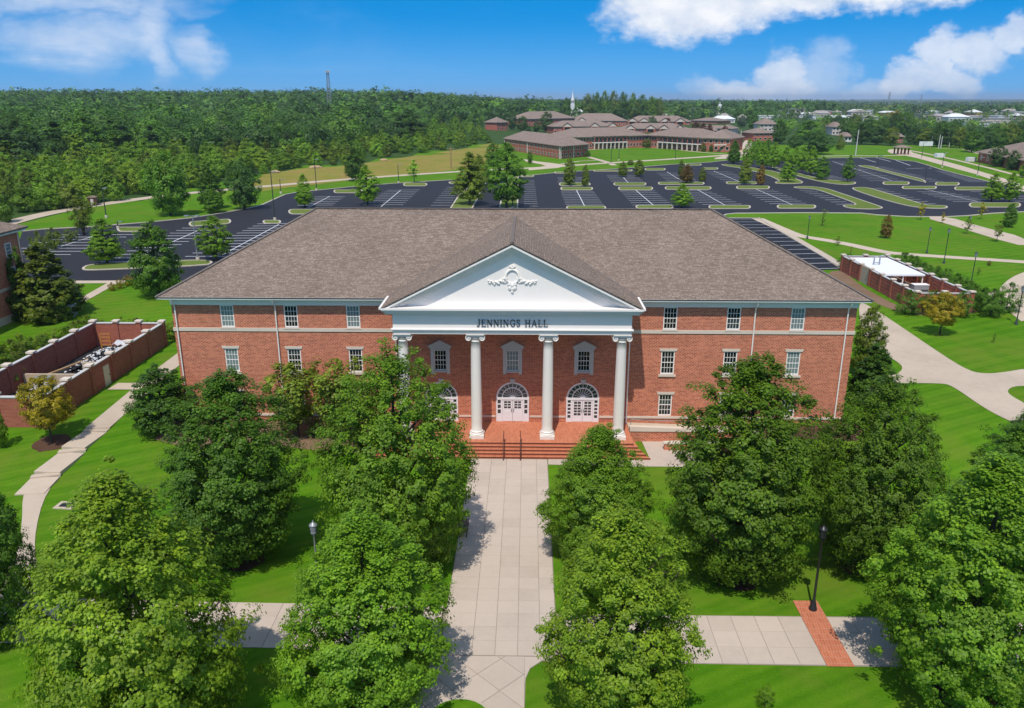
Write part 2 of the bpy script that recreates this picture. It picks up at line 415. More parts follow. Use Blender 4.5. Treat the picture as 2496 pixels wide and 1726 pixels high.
M = MATS
brick_mat('brick', (0.29, 0.058, 0.031), (0.54, 0.155, 0.080), (0.62, 0.33, 0.22), bw=0.30, bh=0.125, msize=0.019, bmp=0.4, patch=0.35)
brick_mat('wall_brick', (0.26, 0.062, 0.038), (0.36, 0.10, 0.06), (0.38, 0.21, 0.15), bw=0.4, bh=0.13)
brick_mat('far_brick', (0.33, 0.085, 0.055), (0.43, 0.14, 0.09), (0.48, 0.27, 0.20), bw=0.9, bh=0.3)
brick_mat('paver_brick', (0.42, 0.12, 0.055), (0.52, 0.17, 0.085), (0.50, 0.27, 0.19), bw=0.16, bh=0.5, msize=0.014, patch=0.15)
shingle_mat('shingle', (0.200, 0.150, 0.119), (0.305, 0.236, 0.190), (0.088, 0.066, 0.054))
shingle_mat('far_shingle', (0.225, 0.168, 0.138), (0.285, 0.220, 0.180), (0.12, 0.10, 0.09), bw=0.8, bh=0.35)
plain('ridge_shingle', (0.16, 0.135, 0.12), 0.95, 0.1, var=0.35, fine=5)
plain('white_paint', (0.85, 0.79, 0.735), 0.5, 0.3, var=0.05, scale=0.6)
plain('column_paint', (0.76, 0.71, 0.655), 0.5, 0.35, var=0.06, scale=0.5)
plain('door_paint', (0.76, 0.74, 0.76), 0.4, 0.4, var=0.04)
plain('trim_stone', (0.62, 0.53, 0.44), 0.8, 0.2, var=0.14, scale=0.8, bmp=0.15)
plain('grey_stone', (0.52, 0.50, 0.48), 0.7, 0.25, var=0.1)
plain('glass_dark', (0.012, 0.018, 0.016), 0.05, 0.7, var=0.3, scale=0.7)
plain('glass_mid', (0.035, 0.05, 0.055), 0.06, 0.7, var=0.4, scale=0.5)
plain('glass_blind', (0.17, 0.22, 0.22), 0.25, 0.6, var=0.25, scale=0.7)
plain('letter_metal', (0.012, 0.012, 0.014), 0.35, 0.5, metallic=0.2, var=0.05)
plain('dark_metal', (0.018, 0.018, 0.02), 0.4, 0.5, var=0.1)
plain('green_metal', (0.03, 0.045, 0.035), 0.45, 0.5, var=0.1)
plain('grey_metal', (0.30, 0.32, 0.34), 0.4, 0.5, metallic=0.3, var=0.1)
plain('brown_rail', (0.10, 0.03, 0.018), 0.5, 0.4, var=0.1)
plain('lamp_glass', (0.20, 0.22, 0.25), 0.25, 0.5, var=0.08)
plain('asphalt', (0.024, 0.024, 0.030), 0.8, 0.2, var=0.2, scale=0.09, fine=2.5)
plain('side_asphalt', (0.016, 0.016, 0.021), 0.8, 0.2, var=0.2, scale=0.12, fine=2.5)
plain('line_paint', (0.72, 0.72, 0.74), 0.6, 0.3, var=0.25, scale=0.5, fine=3)
concrete_mat('kerb_concrete', (0.48, 0.42, 0.34), 0.25)
concrete_mat('path_concrete', (0.50, 0.405, 0.31), 0.22)
concrete_mat('slab_concrete', (0.50, 0.415, 0.345), 0.16, 0.12)
concrete_mat('joint_concrete', (0.28, 0.23, 0.185), 0.2)
grass_mat('lawn', (0.030, 0.105, 0.003), (0.062, 0.170, 0.005), (0.118, 0.235, 0.012), 0.12, dry=(0.125, 0.182, 0.018))
grass_mat('field', (0.10, 0.14, 0.015), (0.19, 0.19, 0.03), (0.28, 0.24, 0.06), dry=(0.30, 0.19, 0.07))
grass_mat('island_grass', (0.075, 0.115, 0.02), (0.11, 0.16, 0.03), (0.17, 0.20, 0.05))
grass_mat('mulch', (0.05, 0.025, 0.016), (0.085, 0.045, 0.03), (0.13, 0.075, 0.05))
grass_mat('bare_soil', (0.12, 0.075, 0.045), (0.19, 0.12, 0.075), (0.27, 0.19, 0.13))
grass_mat('far_land', (0.022, 0.052, 0.012), (0.035, 0.075, 0.018), (0.06, 0.10, 0.025))
leaf_mat('leaf', 0.42)
leaf_mat('leaf_far', 0.25, True)
plain('bark', (0.07, 0.05, 0.038), 0.95, 0.1, var=0.4, scale=3, bmp=0.4)
plain('white_roof', (0.78, 0.78, 0.80), 0.5, 0.3, var=0.05)
plain('tan_wall', (0.46, 0.36, 0.26), 0.85, 0.2, var=0.15)
plain('cream_door', (0.60, 0.52, 0.40), 0.6, 0.3, var=0.08)
plain('timber', (0.32, 0.20, 0.10), 0.8, 0.2, var=0.2)
plain('orange_paint', (0.45, 0.20, 0.05), 0.5, 0.3, var=0.15)
plain('black_stone', (0.02, 0.02, 0.022), 0.8, 0.3, var=0.3)
plain('white_stone', (0.55, 0.55, 0.55), 0.8, 0.2, var=0.2)
plain('hay', (0.42, 0.30, 0.17), 0.9, 0.1, var=0.25)
plain('town_wall', (0.55, 0.47, 0.43), 0.8, 0.2, var=0.2, scale=0.1, fine=0.5)
plain('town_white', (0.68, 0.68, 0.68), 0.7, 0.2, var=0.1, scale=0.1, fine=0.5)
plain('town_roof', (0.33, 0.29, 0.27), 0.8, 0.2, var=0.2, scale=0.1, fine=0.5)
# ------------------------------------------------------------------ ground
def inside(px, py, poly):
    px = np.asarray(px, float); py = np.asarray(py, float); c = np.zeros(px.shape, bool); n = len(poly)
    for i in range(n):
        x0, y0 = poly[i][0], poly[i][1]; x1, y1 = poly[(i + 1) % n][0], poly[(i + 1) % n][1]
        if y0 == y1: continue
        hit = ((y0 > py) != (y1 > py)) & (px < (x1 - x0) * (py - y0) / (y1 - y0) + x0)
        c ^= hit
    return c
# front edge of the wood, read along the photograph, then its far corners
edge_px = [D(-60, 530), D(60, 492), D(100, 478), D(180, 466), D(320, 446), D(380, 432), D(440, 424), D(520, 412), D(600, 392), D(700, 376), D(760, 374), D(850, 362),
           D(920, 350), D(1000, 340), D(1060, 331), D(1105, 322)]
WOOD = [tuple(G(*p))[:2] for p in edge_px]
WOOD = [(-420, WOOD[0][1] - 10)] + WOOD + [(-45, 600), (-42, 780), (0, 830), (60, 850), (110, 890), (190, 935), (330, 1000), (500, 1300), (800, 2100), (-1800, 2100), (-1800, 200)]

def ground_axis(a, b, fine0, fine1, step):
    v = list(np.arange(fine0, fine1 + 1e-6, step)); s = step
    while v[-1] < b: s *= 1.16; v.append(v[-1] + s)
    s = step
    while v[0] > a: s *= 1.16; v.insert(0, v[0] - s)
    return np.array(v)
def build_ground():
    xs = ground_axis(-9000, 9000, -72, 72, 1.6); ys = ground_axis(-400, 14000, -44, 8, 1.0)
    X, Y = np.meshgrid(xs, ys); Z = height(X, Y)
    nx, ny = len(xs), len(ys)
    me = bpy.data.meshes.new('ground'); V = np.stack([X, Y, Z], -1).reshape(-1, 3)
    i = np.arange(nx * ny).reshape(ny, nx)
    Fc = np.stack([i[:-1, :-1], i[:-1, 1:], i[1:, 1:], i[1:, :-1]], -1).reshape(-1, 4)
    raw_mesh(me, V, Fc)
    cx = V[Fc].mean(1); far = inside(cx[:, 0], cx[:, 1], WOOD) | (cx[:, 1] > 470) | (np.abs(cx[:, 0]) > 900)
    me.materials.append(M['lawn']); me.materials.append(M['far_land'])
    me.polygons.foreach_set('material_index', far.astype(np.int32)); me.polygons.foreach_set('use_smooth', np.ones(len(Fc), bool))
    me.update()
    tag(inst('ground', me), kind='structure')
def raw_mesh(me, V, Fc):
    n = len(Fc); k = Fc.shape[1]
    me.vertices.add(len(V)); me.vertices.foreach_set('co', np.asarray(V, np.float32).ravel())
    me.loops.add(n * k); me.loops.foreach_set('vertex_index', np.asarray(Fc, np.int32).ravel())
    me.polygons.add(n); me.polygons.foreach_set('loop_start', np.arange(0, n * k, k, dtype=np.int32))
    try: me.polygons.foreach_set('loop_total', np.full(n, k, np.int32))
    except Exception: pass
    me.update(calc_edges=True)
build_ground()

def chaikin(pts, it=2, closed=True):
    pts = [Vector(p) for p in pts]
    for _ in range(it):
        o = []; n = len(pts); rng = range(n) if closed else range(n - 1)
        if not closed: o.append(pts[0])
        for i in rng:
            a, b = pts[i], pts[(i + 1) % n]; o += [a * .75 + b * .25, a * .25 + b * .75]
        if not closed: o.append(pts[-1])
        pts = o
    return pts
def gp(zf_, pts): return [G(*zf_(*p)) for p in pts]
def drape(pts, dz, mat, name, parent=None, edge=None):
    """a thin sheet that follows the terrain"""
    bm = bmesh.new(); vs = [bm.verts.new((p[0], p[1], 0)) for p in pts]
    for t in tessellate_polygon([[Vector((p[0], p[1], 0)) for p in pts]]):
        try: bm.faces.new([vs[i] for i in t])
        except ValueError: pass
    for _ in range(7):
        def lim(e):
            y = max(v.co.y for v in e.verts); y0 = min(v.co.y for v in e.verts)
            if y0 < 2.0: return 2.2
            return 25.0 if y > 300 else 1e9
        long = [e for e in bm.edges if e.calc_length() > lim(e)]
        if not long: break
        bmesh.ops.subdivide_edges(bm, edges=long, cuts=1); bmesh.ops.triangulate(bm, faces=bm.faces[:])
    for v in bm.verts: v.co.z = float(height(v.co.x, v.co.y)) + dz
    bmesh.ops.recalc_face_normals(bm, faces=bm.faces[:])
    if bm.faces and sum(f.normal.z for f in bm.faces) < 0: bmesh.ops.reverse_faces(bm, faces=bm.faces[:])
    me = bpy.data.meshes.new(name); bm.to_mesh(me); bm.free(); me.materials.append(mat)
    uv = me.uv_layers.new(name='uv'); co = np.empty(len(me.vertices) * 3); me.vertices.foreach_get('co', co); co = co.reshape(-1, 3)
    li = np.empty(len(me.loops), np.int32); me.loops.foreach_get('vertex_index', li); uv.data.foreach_set('uv', co[li][:, :2].ravel())
    return inst(name, me, parent)
def ribbon(pts, w, closed=False):
    """plan polygon of a band of width w along a line"""
    pts = [Vector((p[0], p[1])) for p in pts]; n = len(pts); L = []; Rr = []
    for i in range(n):
        a = pts[max(i - 1, 0)]; b = pts[min(i + 1, n - 1)]; d = (b - a).normalized(); s = Vector((-d.y, d.x)) * (w if not isinstance(w, (list, tuple)) else w[i]) / 2
        L.append(pts[i] + s); Rr.append(pts[i] - s)
    return L + Rr[::-1]
def offset(pts, d):
    n = len(pts); ar = sum(pts[i][0] * pts[(i + 1) % n][1] - pts[(i + 1) % n][0] * pts[i][1] for i in range(n))
    if ar < 0: pts = pts[::-1]
    out = []
    for i in range(n):
        a, b = Vector(pts[i - 1][:2]), Vector(pts[(i + 1) % n][:2]); t = (b - a)
        if t.length < 1e-6: t = Vector((1, 0))
        t.normalize(); nrm = Vector((-t.y, t.x)); out.append(Vector(pts[i][:2]) + nrm * d)
    return [Vector(p[:2]) for p in pts], out
def kerb_ring(pts, w, h, base, name, parent):
    o, i = offset(pts, w); m = MB(); n = len(o)
    for k in range(n):
        j = (k + 1) % n
        zo = base
        m.quad((*o[k], zo), (*o[j], zo), (*o[j], zo + h), (*o[k], zo + h))
        m.quad((*o[k], zo + h), (*o[j], zo + h), (*i[j], zo + h), (*i[k], zo + h))
        m.quad((*i[j], zo), (*i[k], zo), (*i[k], zo + h), (*i[j], zo + h))
    m.build(name, M['kerb_concrete'], parent); return i
def kerb_line(pts, w, h, name, parent=None, z=None):
    pts = [Vector((p[0], p[1])) for p in pts]; n = len(pts); m = MB(); L = []; Rr = []
    for i in range(n):
        a = pts[max(i - 1, 0)]; b = pts[min(i + 1, n - 1)]; d = (b - a).normalized(); s = Vector((-d.y, d.x)) * w / 2
        L.append(pts[i] + s); Rr.append(pts[i] - s)
    zz = [float(height(p.x, p.y)) if z is None else z for p in pts]
    for i in range(n - 1):
        a, b, c, d = Rr[i], Rr[i + 1], L[i + 1], L[i]; za_, zb_ = zz[i], zz[i + 1]
        m.quad((*a, za_ + h), (*b, zb_ + h), (*c, zb_ + h), (*d, za_ + h))
        m.quad((*a, za_ - .1), (*b, zb_ - .1), (*b, zb_ + h), (*a, za_ + h)); m.quad((*c, zb_ - .1), (*d, za_ - .1), (*d, za_ + h), (*c, zb_ + h))
    return m.build(name, M['kerb_concrete'], parent)

# golden field beyond the road, with a greener strip
fld = gp(D, [(596, 392), (700, 378), (760, 376), (850, 364), (930, 352), (1000, 342), (1060, 333), (1110, 322), (1130, 330), (1100, 350), (1095, 372), (1000, 386), (900, 397), (780, 408), (640, 424), (590, 432), (560, 420)])
tag(drape(fld, 0.03, M['field'], 'field'), kind='structure')

# ------------------------------------------------------------------ car parks
lot_px = [D(50, 522), D(100, 517), D(200, 512), D(330, 502), D(430, 492), D(500, 481), D(560, 470)] + \
         [zm(*p) for p in [(0, 410), (220, 310), (350, 285), (950, 225), (1330, 195), (1900, 160)]] + \
         [za(*p) for p in [(-400, 330), (0, 285), (420, 240), (960, 205), (1340, 180), (2100, 120)]] + \
         [zb(*p) for p in [(280, 88), (500, 62), (700, 60)]] + \
         [zc(*p) for p in [(-500, 140), (130, 130), (450, 125), (650, 160), (900, 180), (1050, 225), (1250, 290), (1800, 430), (2308, 545), (2700, 640)]] + \
         [zc(*p) for p in [(2700, 800), (2308, 830), (1900, 850), (1600, 880), (1300, 895), (800, 893), (400, 870)]] + \
         [zb(*p) for p in [(2308, 770), (1500, 765), (620, 772), (500, 785), (440, 815)]] + [(1700, 560), (1500, 610), (1000, 660), (560, 684)] + \
         [zl(*p) for p in [(870, 634), (400, 640), (0, 660), (-250, 660)]]
LOT = [G(*p) for p in lot_px]
lot = drape(LOT, 0.015, M['asphalt'], 'car_park'); tag(lot, kind='structure')
def parent_keep(o, p): o.parent = p; return o
nlines = 0
def row(zz, far, near, n, centre=None, w=0.2):
    """bay lines between a far pair and a near pair of corners, one mesh per row"""
    fl, fr, nl, nr = (G(*zz(*p)) for p in (far[0], far[1], near[0], near[1])); m = MB()
    def band(a, b, wd):
        d = (b - a); d.z = 0; d.normalize(); s = Vector((-d.y, d.x, 0)) * wd / 2
        z = Vector((0, 0, 0.03)); m.quad(a + s + z, a - s + z, b - s + z, b + s + z)
    for i in range(n):
        t = i / (n - 1); a = fl.lerp(nl, t); b = fr.lerp(nr, t); band(a, b, w * 1.25)
    if centre:
        a, b = (G(*zz(*p)) for p in centre); a.z += .004; b.z += .004; band(a, b, w)
    return m.build('bay_lines', M['line_paint'], lot)
row(za, ((500, 500), (965, 500)), ((565, 690), (1105, 690)), 9, ((720, 480), (850, 735)))
row(za, ((455, 305), (840, 305)), ((460, 375), (905, 375)), 5, ((668, 308), (692, 390)))
row(za, ((-10, 345), (130, 345)), ((-20, 708), (180, 708)), 15)
row(za, ((1340, 500), (1830, 495)), ((1515, 692), (2070, 685)), 8, ((1545, 475), (1825, 715)))
row(za, ((1145, 275), (1570, 275)), ((1205, 360), (1660, 358)), 6, ((1380, 305), (1462, 392)))
row(z3, ((1450, 765), (1700, 765)), ((1540, 840), (1800, 835)), 7, ((1535, 755), (1690, 850)))
row(zb, ((-170, 465), (255, 465)), ((175, 655), (700, 645)), 8, ((100, 448), (500, 675)))
row(zb, ((215, 215), (550, 215)), ((455, 340), (855, 335)), 7, ((330, 205), (690, 355)))
row(zb, ((695, 463), (1140, 460)), ((1070, 642), (1570, 635)), 8, ((880, 440), (1400, 665)))
row(zb, ((1480, 462), (1660, 460)), ((1970, 650), (2190, 645)), 8)
row(z4, ((1140, 803), (1245, 803)), ((1480, 918), (1640, 918)), 9)
row(z4, ((1500, 828), (1740, 830)), ((1770, 903), (2080, 903)), 7, ((1560, 808), (1960, 903)))
row(z4, ((1900, 828), (2150, 828)), ((2200, 900), (2560, 900)), 5)
row(z4, ((620, 660), (730, 660)), ((850, 740), (990, 740)), 11)
row(z4, ((870, 605), (960, 605)), ((1140, 745), (1400, 745)), 14, ((860, 598), (1310, 745)))
row(z4, ((1180, 640), (1260, 640)), ((1590, 750), (1700, 750)), 13)
row(z4, ((1640, 672), (1700, 672)), ((1880, 752), (2010, 752)), 12)
row(zl, ((280, 200), (950, 200)), ((-310, 388), (358, 388)), 8, ((600, 205), (60, 378)))
row(zl, ((1400, 140), (1755, 140)), ((640, 455), (1020, 455)), 12, ((1590, 145), (865, 465)))
row(zl, ((2105, 100), (2500, 95)), ((1430, 405), (1900, 405)), 13, ((2308, 105), (1780, 390)))
row(zm, ((525, 330), (830, 325)), ((350, 415), (710, 413)), 6, ((675, 325), (455, 440)))
row(zm, ((1250, 265), (1580, 258)), ((1010, 412), (1415, 408)), 9, ((1385, 265), (1190, 430)))
row(zm, ((1850, 235), (1990, 235)), ((1690, 415), (1885, 415)), 9)
for a, b in (((1070, 570), (1190, 605)), ((1190, 570), (1300, 600)), ((1340, 590), (1450, 630)), ((1050, 632), (1180, 632)), ((1420, 655), (1560, 650))):
    p, q = G(*z4(*a)), G(*z4(*b)); m = MB(); d = (q - p).normalized(); s = Vector((-d.y, d.x, 0)) * .16; up_ = Vector((0, 0, .03))
    m.quad(p + s + up_, p - s + up_, q - s + up_, q + s + up_).build('bay_lines', M['line_paint'], lot)
def island(pts, soil=False, w=0.42):
    m = empty('parking_island', (0, 0, 0)); tag(m, kind='structure')
    z = float(height(pts[0][0], pts[0][1]))
    inner = kerb_ring(pts, w, 0.17, z, 'kerb', m)
    drape(inner, 0.14, M['island_grass'], 'turf', m)
    return m
def capsule(zz, x0, x1, yc, t, slope=0.0, n=7):
    r = t / 2; rx = r * 1.8; pts = []
    for i in range(n):
        a = -math.pi / 2 + math.pi * i / (n - 1); pts.append((x1 - rx + rx * math.cos(a), yc + r * math.sin(a) + slope))
    for i in range(n):
        a = math.pi / 2 + math.pi * i / (n - 1); pts.append((x0 + rx + rx * math.cos(a), yc + r * math.sin(a)))
    return island(gp(zz, pts))
for q in ((475, 920, 404, 42), (495, 955, 465, 40), (575, 1140, 735, 50), (1240, 1705, 400, 40), (1305, 1800, 463, 44), (1550, 2090, 722, 44), (-60, 125, 288, 22), (410, 700, 238, 22), (960, 1330, 212, 18), (1400, 1510, 208, 22), (1680, 1975, 192, 30)):
    capsule(za, *q)
for q in ((-420, 205, 372, 32), (-330, 298, 435, 40), (255, 825, 690, 44), (490, 915, 365, 30), (625, 1080, 427, 40), (1170, 1700, 685, 46), (-60, 165, 120, 20), (180, 388, 172, 24)):
    capsule(zb, *q)
for q in ((1240, 1445, 765, 22), (1635, 1822, 770, 22), (1385, 1650, 798, 20), (1890, 2285, 930, 34), (1780, 2040, 805, 24)):
    capsule(z4, *q)
capsule(zl, 790, 1078, 155, 42); capsule(zl, 1462, 1862, 104, 44, -24); capsule(zl, 2155, 2330, 84, 30)
for q in ((258, 640, 482, 48), (712, 1010, 277, 32), (1412, 1655, 208, 30), (1870, 2080, 190, 20)): capsule(zm, *q)
island(chaikin(gp(zl, [(455, 522), (510, 490), (700, 470), (1100, 455), (1640, 440), (1700, 465), (1640, 492), (980, 522), (600, 537), (480, 538)]), 1))
island(chaikin(gp(z4, [(555, 795), (650, 787), (800, 798), (950, 848), (1100, 898), (1240, 945), (1245, 955), (1180, 963), (1000, 957), (935, 940), (950, 930), (1065, 930), (900, 868), (720, 805), (600, 804)]), 2))
island(chaikin(gp(z4, [(990, 803), (1060, 796), (1130, 797), (1300, 848), (1540, 922), (1590, 931), (1720, 934), (1740, 950), (1690, 959), (1480, 949), (1300, 906), (1120, 852)]), 2))
island(chaikin(gp(z4, [(20, 620), (150, 628), (330, 660), (430, 676), (520, 708), (645, 752), (630, 769), (440, 769), (425, 757), (470, 750), (370, 702), (180, 653), (40, 633)]), 1))
island(chaikin(gp(z4, [(390, 642), (450, 648), (560, 676), (700, 715), (850, 742), (1000, 750), (1046, 760), (1030, 774), (930, 777), (780, 758), (600, 712), (480, 672)]), 1))
island(chaikin(gp(z4, [(1036, 632), (1130, 629), (1300, 678), (1560, 738), (1556, 757), (1480, 741), (1200, 667)]), 1))
island(gp(z2, [(1925, 1105), (2060, 1000), (2110, 940), (2200, 945), (2195, 962), (2058, 1222), (1850, 1222)]))
island(gp(z3, [(150, 945), (170, 880), (200, 800), (290, 800), (290, 900), (286, 1060), (124, 1060)]))
# kerb round the outside of the car park
kerb_line(LOT[:7] + LOT[7:13], 0.5, 0.15, 'kerb', lot); kerb_line(LOT[13:22], 0.5, 0.15, 'kerb', lot)
kerb_line(LOT[22:32], 0.5, 0.15, 'kerb', lot); kerb_line(LOT[33:44], 0.5, 0.15, 'kerb', lot)
# the small side car park to the right of the hall
SIDE = gp(zoom(0, 0, 1), [(1770, 532), (1848.6, 532), (2058, 657), (1940, 660)])
side = drape(SIDE, 0.015, M['side_asphalt'], 'side_car_park'); tag(side, kind='structure')
a0, a1, b0, b1 = SIDE[0], SIDE[1], SIDE[3], SIDE[2]
m = MB()
for i in range(14):
    t = (i + .35) / 13.6; p = a0.lerp(b0, t); q = a1.lerp(b1, t); zz_ = 0.028
    m.quad((p.x, p.y - .09, p.z + zz_), (q.x, q.y - .09, q.z + zz_), (q.x, q.y + .09, q.z + zz_), (p.x, p.y + .09, p.z + zz_))
m.build('bay_lines', M['line_paint'], side)
kerb_line([SIDE[0], SIDE[1], SIDE[2]], 0.5, 0.15, 'kerb', side)

# ------------------------------------------------------------------ roads and paths
def path(name, pts, dz=0.035, mat='path_concrete', it=0):
    p = chaikin(pts, it) if it else pts
    return tag(drape(p, dz, M[mat], name), kind='structure')
road = [G(*D(*p)) for p in [(-40, 520), (80, 486), (180, 468), (330, 446), (440, 434), (600, 420), (780, 404), (1000, 389), (1100, 383), (1240, 377), (1330, 370), (1480, 361), (1640, 350), (1700, 344)]]
path('road', ribbon(chaikin(road, 2, False), 5.2))
path('road', gp(z3, [(330, 648), (450, 668), (560, 680), (700, 700), (620, 722), (380, 742), (370, 728), (520, 706), (480, 692), (350, 668)]), 0.04)
path('path', ribbon(gp(z3, [(870, 628), (1060, 682), (1090, 700)]), 3.0))
path('path', ribbon(gp(z3, [(640, 690), (800, 665), (1000, 655)]), 1.6), 0.045)
path('path', ribbon(chaikin(gp(z3, [(870, 570), (1100, 556), (1350, 548), (1600, 565), (1800, 590), (2030, 606)]), 1, False), 2.2))
path('road', chaikin(gp(z3, [(1900, 650), (2040, 612), (2120, 600), (2180, 500), (2220, 470), (2260, 520), (2180, 640), (2030, 645)]), 1), 0.045)
path('road', ribbon(gp(z4, [(780, 560), (1000, 556), (1250, 557), (1420, 553)]), 3.5))
path('road', chaikin(gp(z4, [(1270, 522), (1300, 505), (1440, 512), (1480, 540), (1800, 620), (2060, 700), (2320, 775), (2320, 850), (2040, 722), (1700, 630), (1450, 560), (1330, 548)]), 1), 0.045)
path('path', ribbon(gp(z4, [(1440, 515), (1640, 555), (1800, 590), (2050, 650), (2200, 690), (2320, 715)]), 2.4), 0.035)
path('path', ribbon(gp(z4, [(1640, 500), (1850, 505), (1960, 540)]), 2.0), 0.03)
path('path', chaikin(gp(z4, [(1540, 1018), (1745, 1018), (1950, 1083), (2340, 1180), (2340, 1250), (2050, 1172), (1800, 1092)]), 1), 0.035)
path('path', ribbon(chaikin(gp(z4, [(300, 1030), (470, 1105), (600, 1160), (760, 1185), (930, 1213), (1150, 1262), (1300, 1292), (1600, 1312), (2000, 1338), (2340, 1360)]), 2, False), 3.0))
path('path', ribbon(gp(zoom(0, 0, 1), [(1856, 535), (1905, 562), (1960, 594), (2015, 626), (2062, 656)]), 1.8), 0.03)
path('road', chaikin(gp(z8, [(405, 676), (470, 692), (760, 885), (1000, 1050), (1180, 1158), (1300, 1174), (1440, 1160), (1600, 1130), (1600, 1258), (1480, 1260), (1436, 1290), (1460, 1325), (1600, 1400), (1600, 1560), (1450, 1500), (1290, 1420), (1060, 1258), (980, 1238), (620, 1240), (540, 1205), (560, 1188), (660, 1186), (718, 1140), (690, 1098), (590, 1040), (470, 960), (420, 850)]), 2), 0.04)
path('road', chaikin(gp(z8, [(1600, 450), (1470, 500), (1395, 565), (1382, 600), (1300, 602), (1310, 655), (1440, 732), (1600, 860)]), 2), 0.045)
path('path', gp(z5, [(820, 725), (1000, 725), (990, 771), (745, 771)]), 0.05)
path('path', ribbon(gp(z5, [(1290, 520), (1180, 605), (980, 765)]), 2.0), 0.045)
path('path', gp(zl, [(330, 634), (870, 632), (860, 655), (320, 660)]), 0.04)
path('path', gp(zl, [(700, 655), (800, 655), (480, 835), (380, 835)]), 0.045)
# front plaza: dark bed and separate slabs lying on it
bed = tag(drape([(-4.2, -35), (-3.4, -31.5), (-3.42, -6.0), (3.16, -6.0), (3.16, -31.3), (2.2, -31.67), (1.63, -32.22), (1.39, -33.0), (1.33, -36), (1.32, -46), (-12, -46), (-9.5, -41)], 0.012, M['joint_concrete'], 'walkway'), kind='structure')
rnd = random.Random(5)
slab_cache = {}
def slab(w, d, x, y, z, parent, rot=0.0):
    k = (round(w, 3), round(d, 3))
    if k not in slab_cache:
        m = MB(); e = 0.010; b = 0.010
        o = [(-w / 2 + e, -d / 2 + e), (w / 2 - e, -d / 2 + e), (w / 2 - e, d / 2 - e), (-w / 2 + e, d / 2 - e)]
        i = [(x_ * (1 - 2 * b / w), y_ * (1 - 2 * b / d)) for x_, y_ in o]
        for q in range(4):
            r_ = (q + 1) % 4; m.quad((*o[q], 0), (*o[r_], 0), (*o[r_], .022), (*o[q], .022)); m.quad((*o[q], .022), (*o[r_], .022), (*i[r_], .03), (*i[q], .03))
        m.quad((*i[0], .03), (*i[1], .03), (*i[2], .03), (*i[3], .03))
        slab_cache[k] = m.mesh('slab', M['slab_concrete'])
    return inst('slab', slab_cache[k], parent, (x, y, z + rnd.uniform(0, .004)), (rnd.uniform(-.001, .001), rnd.uniform(-.001, .001), rot))
cols = [-3.38, -1.62, -0.33, 0.93, 2.19, 3.12]
for j in range(20):
    for c in range(5):
        slab(cols[c + 1] - cols[c], 1.26, (cols[c] + cols[c + 1]) / 2, -6.63 - 1.26 * j, 0.015, bed)
# diagonal slabs at the foot of the walk, cut to the outline of the plaza
plaza = chaikin([Vector(p) for p in [(-3.42, -31.27), (3.1, -31.27), (2.0, -31.8), (1.45, -32.6), (1.32, -34.5), (1.32, -45), (-11.5, -45), (-8.4, -40), (-5.7, -35.2)]], 0)
def clip(poly, a, b):
    """keep the part of a polygon on the left of line a-b"""
    out = []; n = len(poly); nx, ny = -(b[1] - a[1]), b[0] - a[0]
    sd = lambda p: (p[0] - a[0]) * nx + (p[1] - a[1]) * ny
    for i in range(n):
        p, q = poly[i], poly[(i + 1) % n]; s, t = sd(p), sd(q)
        if s >= 0: out.append(p)
        if (s >= 0) != (t >= 0):
            k = s / (s - t); out.append((p[0] + (q[0] - p[0]) * k, p[1] + (q[1] - p[1]) * k))
    return out
hull = [(-3.42, -31.28), (-8.5, -40.2), (-8.5, -41), (1.32, -41), (1.32, -31.28)]
MB().prism([(1.334, -31.29), (1.334, -33.6), (1.38, -33.0), (1.62, -32.2), (2.2, -31.65), (3.1, -31.29)], 0.015, 0.046).build('slab', M['slab_concrete'], bed)
ang = R(45); ca, sa = math.cos(ang), math.sin(ang)
for i in range(-8, 9):
    for j in range(-8, 9):
        u0, v0, w = i * 1.75, j * 1.75, 1.75; e = 0.014
        sq = [(u0 + e, v0 + e), (u0 + w - e, v0 + e), (u0 + w - e, v0 + w - e), (u0 + e, v0 + w - e)]
        sq = [(-1.2 + u * ca - v * sa, -35.2 + u * sa + v * ca) for u, v in sq]
        for k in range(len(hull)):
            sq = clip(sq, hull[k], hull[(k + 1) % len(hull)])
            if len(sq) < 3: break
        if len(sq) >= 3:
            ar = abs(sum(sq[q][0] * sq[(q + 1) % len(sq)][1] - sq[(q + 1) % len(sq)][0] * sq[q][1] for q in range(len(sq)))) / 2
            if ar > 0.02: MB().prism(sq, 0.015, 0.045 + rnd.uniform(0, .003)).build('slab', M['slab_concrete'], bed)
circle = [(-1.9 + 1.75 * math.cos(t), -36.3 + 1.75 * math.sin(t)) for t in np.linspace(0, 2 * math.pi, 28, endpoint=False)]
ci = empty('round_lawn_bed'); tag(ci, kind='structure')
inn = kerb_ring(circle, 0.12, 0.07, 0.0, 'kerb', ci); drape(inn, 0.1, M['lawn'], 'turf', ci)
# cross walk, right and left of the plaza
cw = tag(drape([(2.2, -27.4), (34, -27.2), (34, -31.75), (2.2, -31.6)], 0.008, M['joint_concrete'], 'cross_walk'), kind='structure')
for j in range(3):
    for i in range(21):
        slab(1.4, 1.4, 3.72 + .7 + 1.4 * i if i < 10 else 19.2 + .7 + 1.4 * (i - 10), -28.1 - 1.4 * j, 0.012, cw)
strip = tag(drape([(17.72, -25.8), (19.2, -25.8), (19.2, -31.75), (17.72, -31.75)], 0.05, M['paver_brick'], 'brick_strip'), kind='structure')
cl = tag(drape([(-3.2, -26.9), (-34, -26.2), (-34, -30.4), (-3.2, -31.0)], 0.008, M['joint_concrete'], 'cross_walk'), kind='structure')
for j in range(3):
    for i in range(22):
        slab(1.4, 1.4, -4.3 - 1.4 * i, -27.45 - 1.37 * j + 0.012 * i, 0.012, cl)
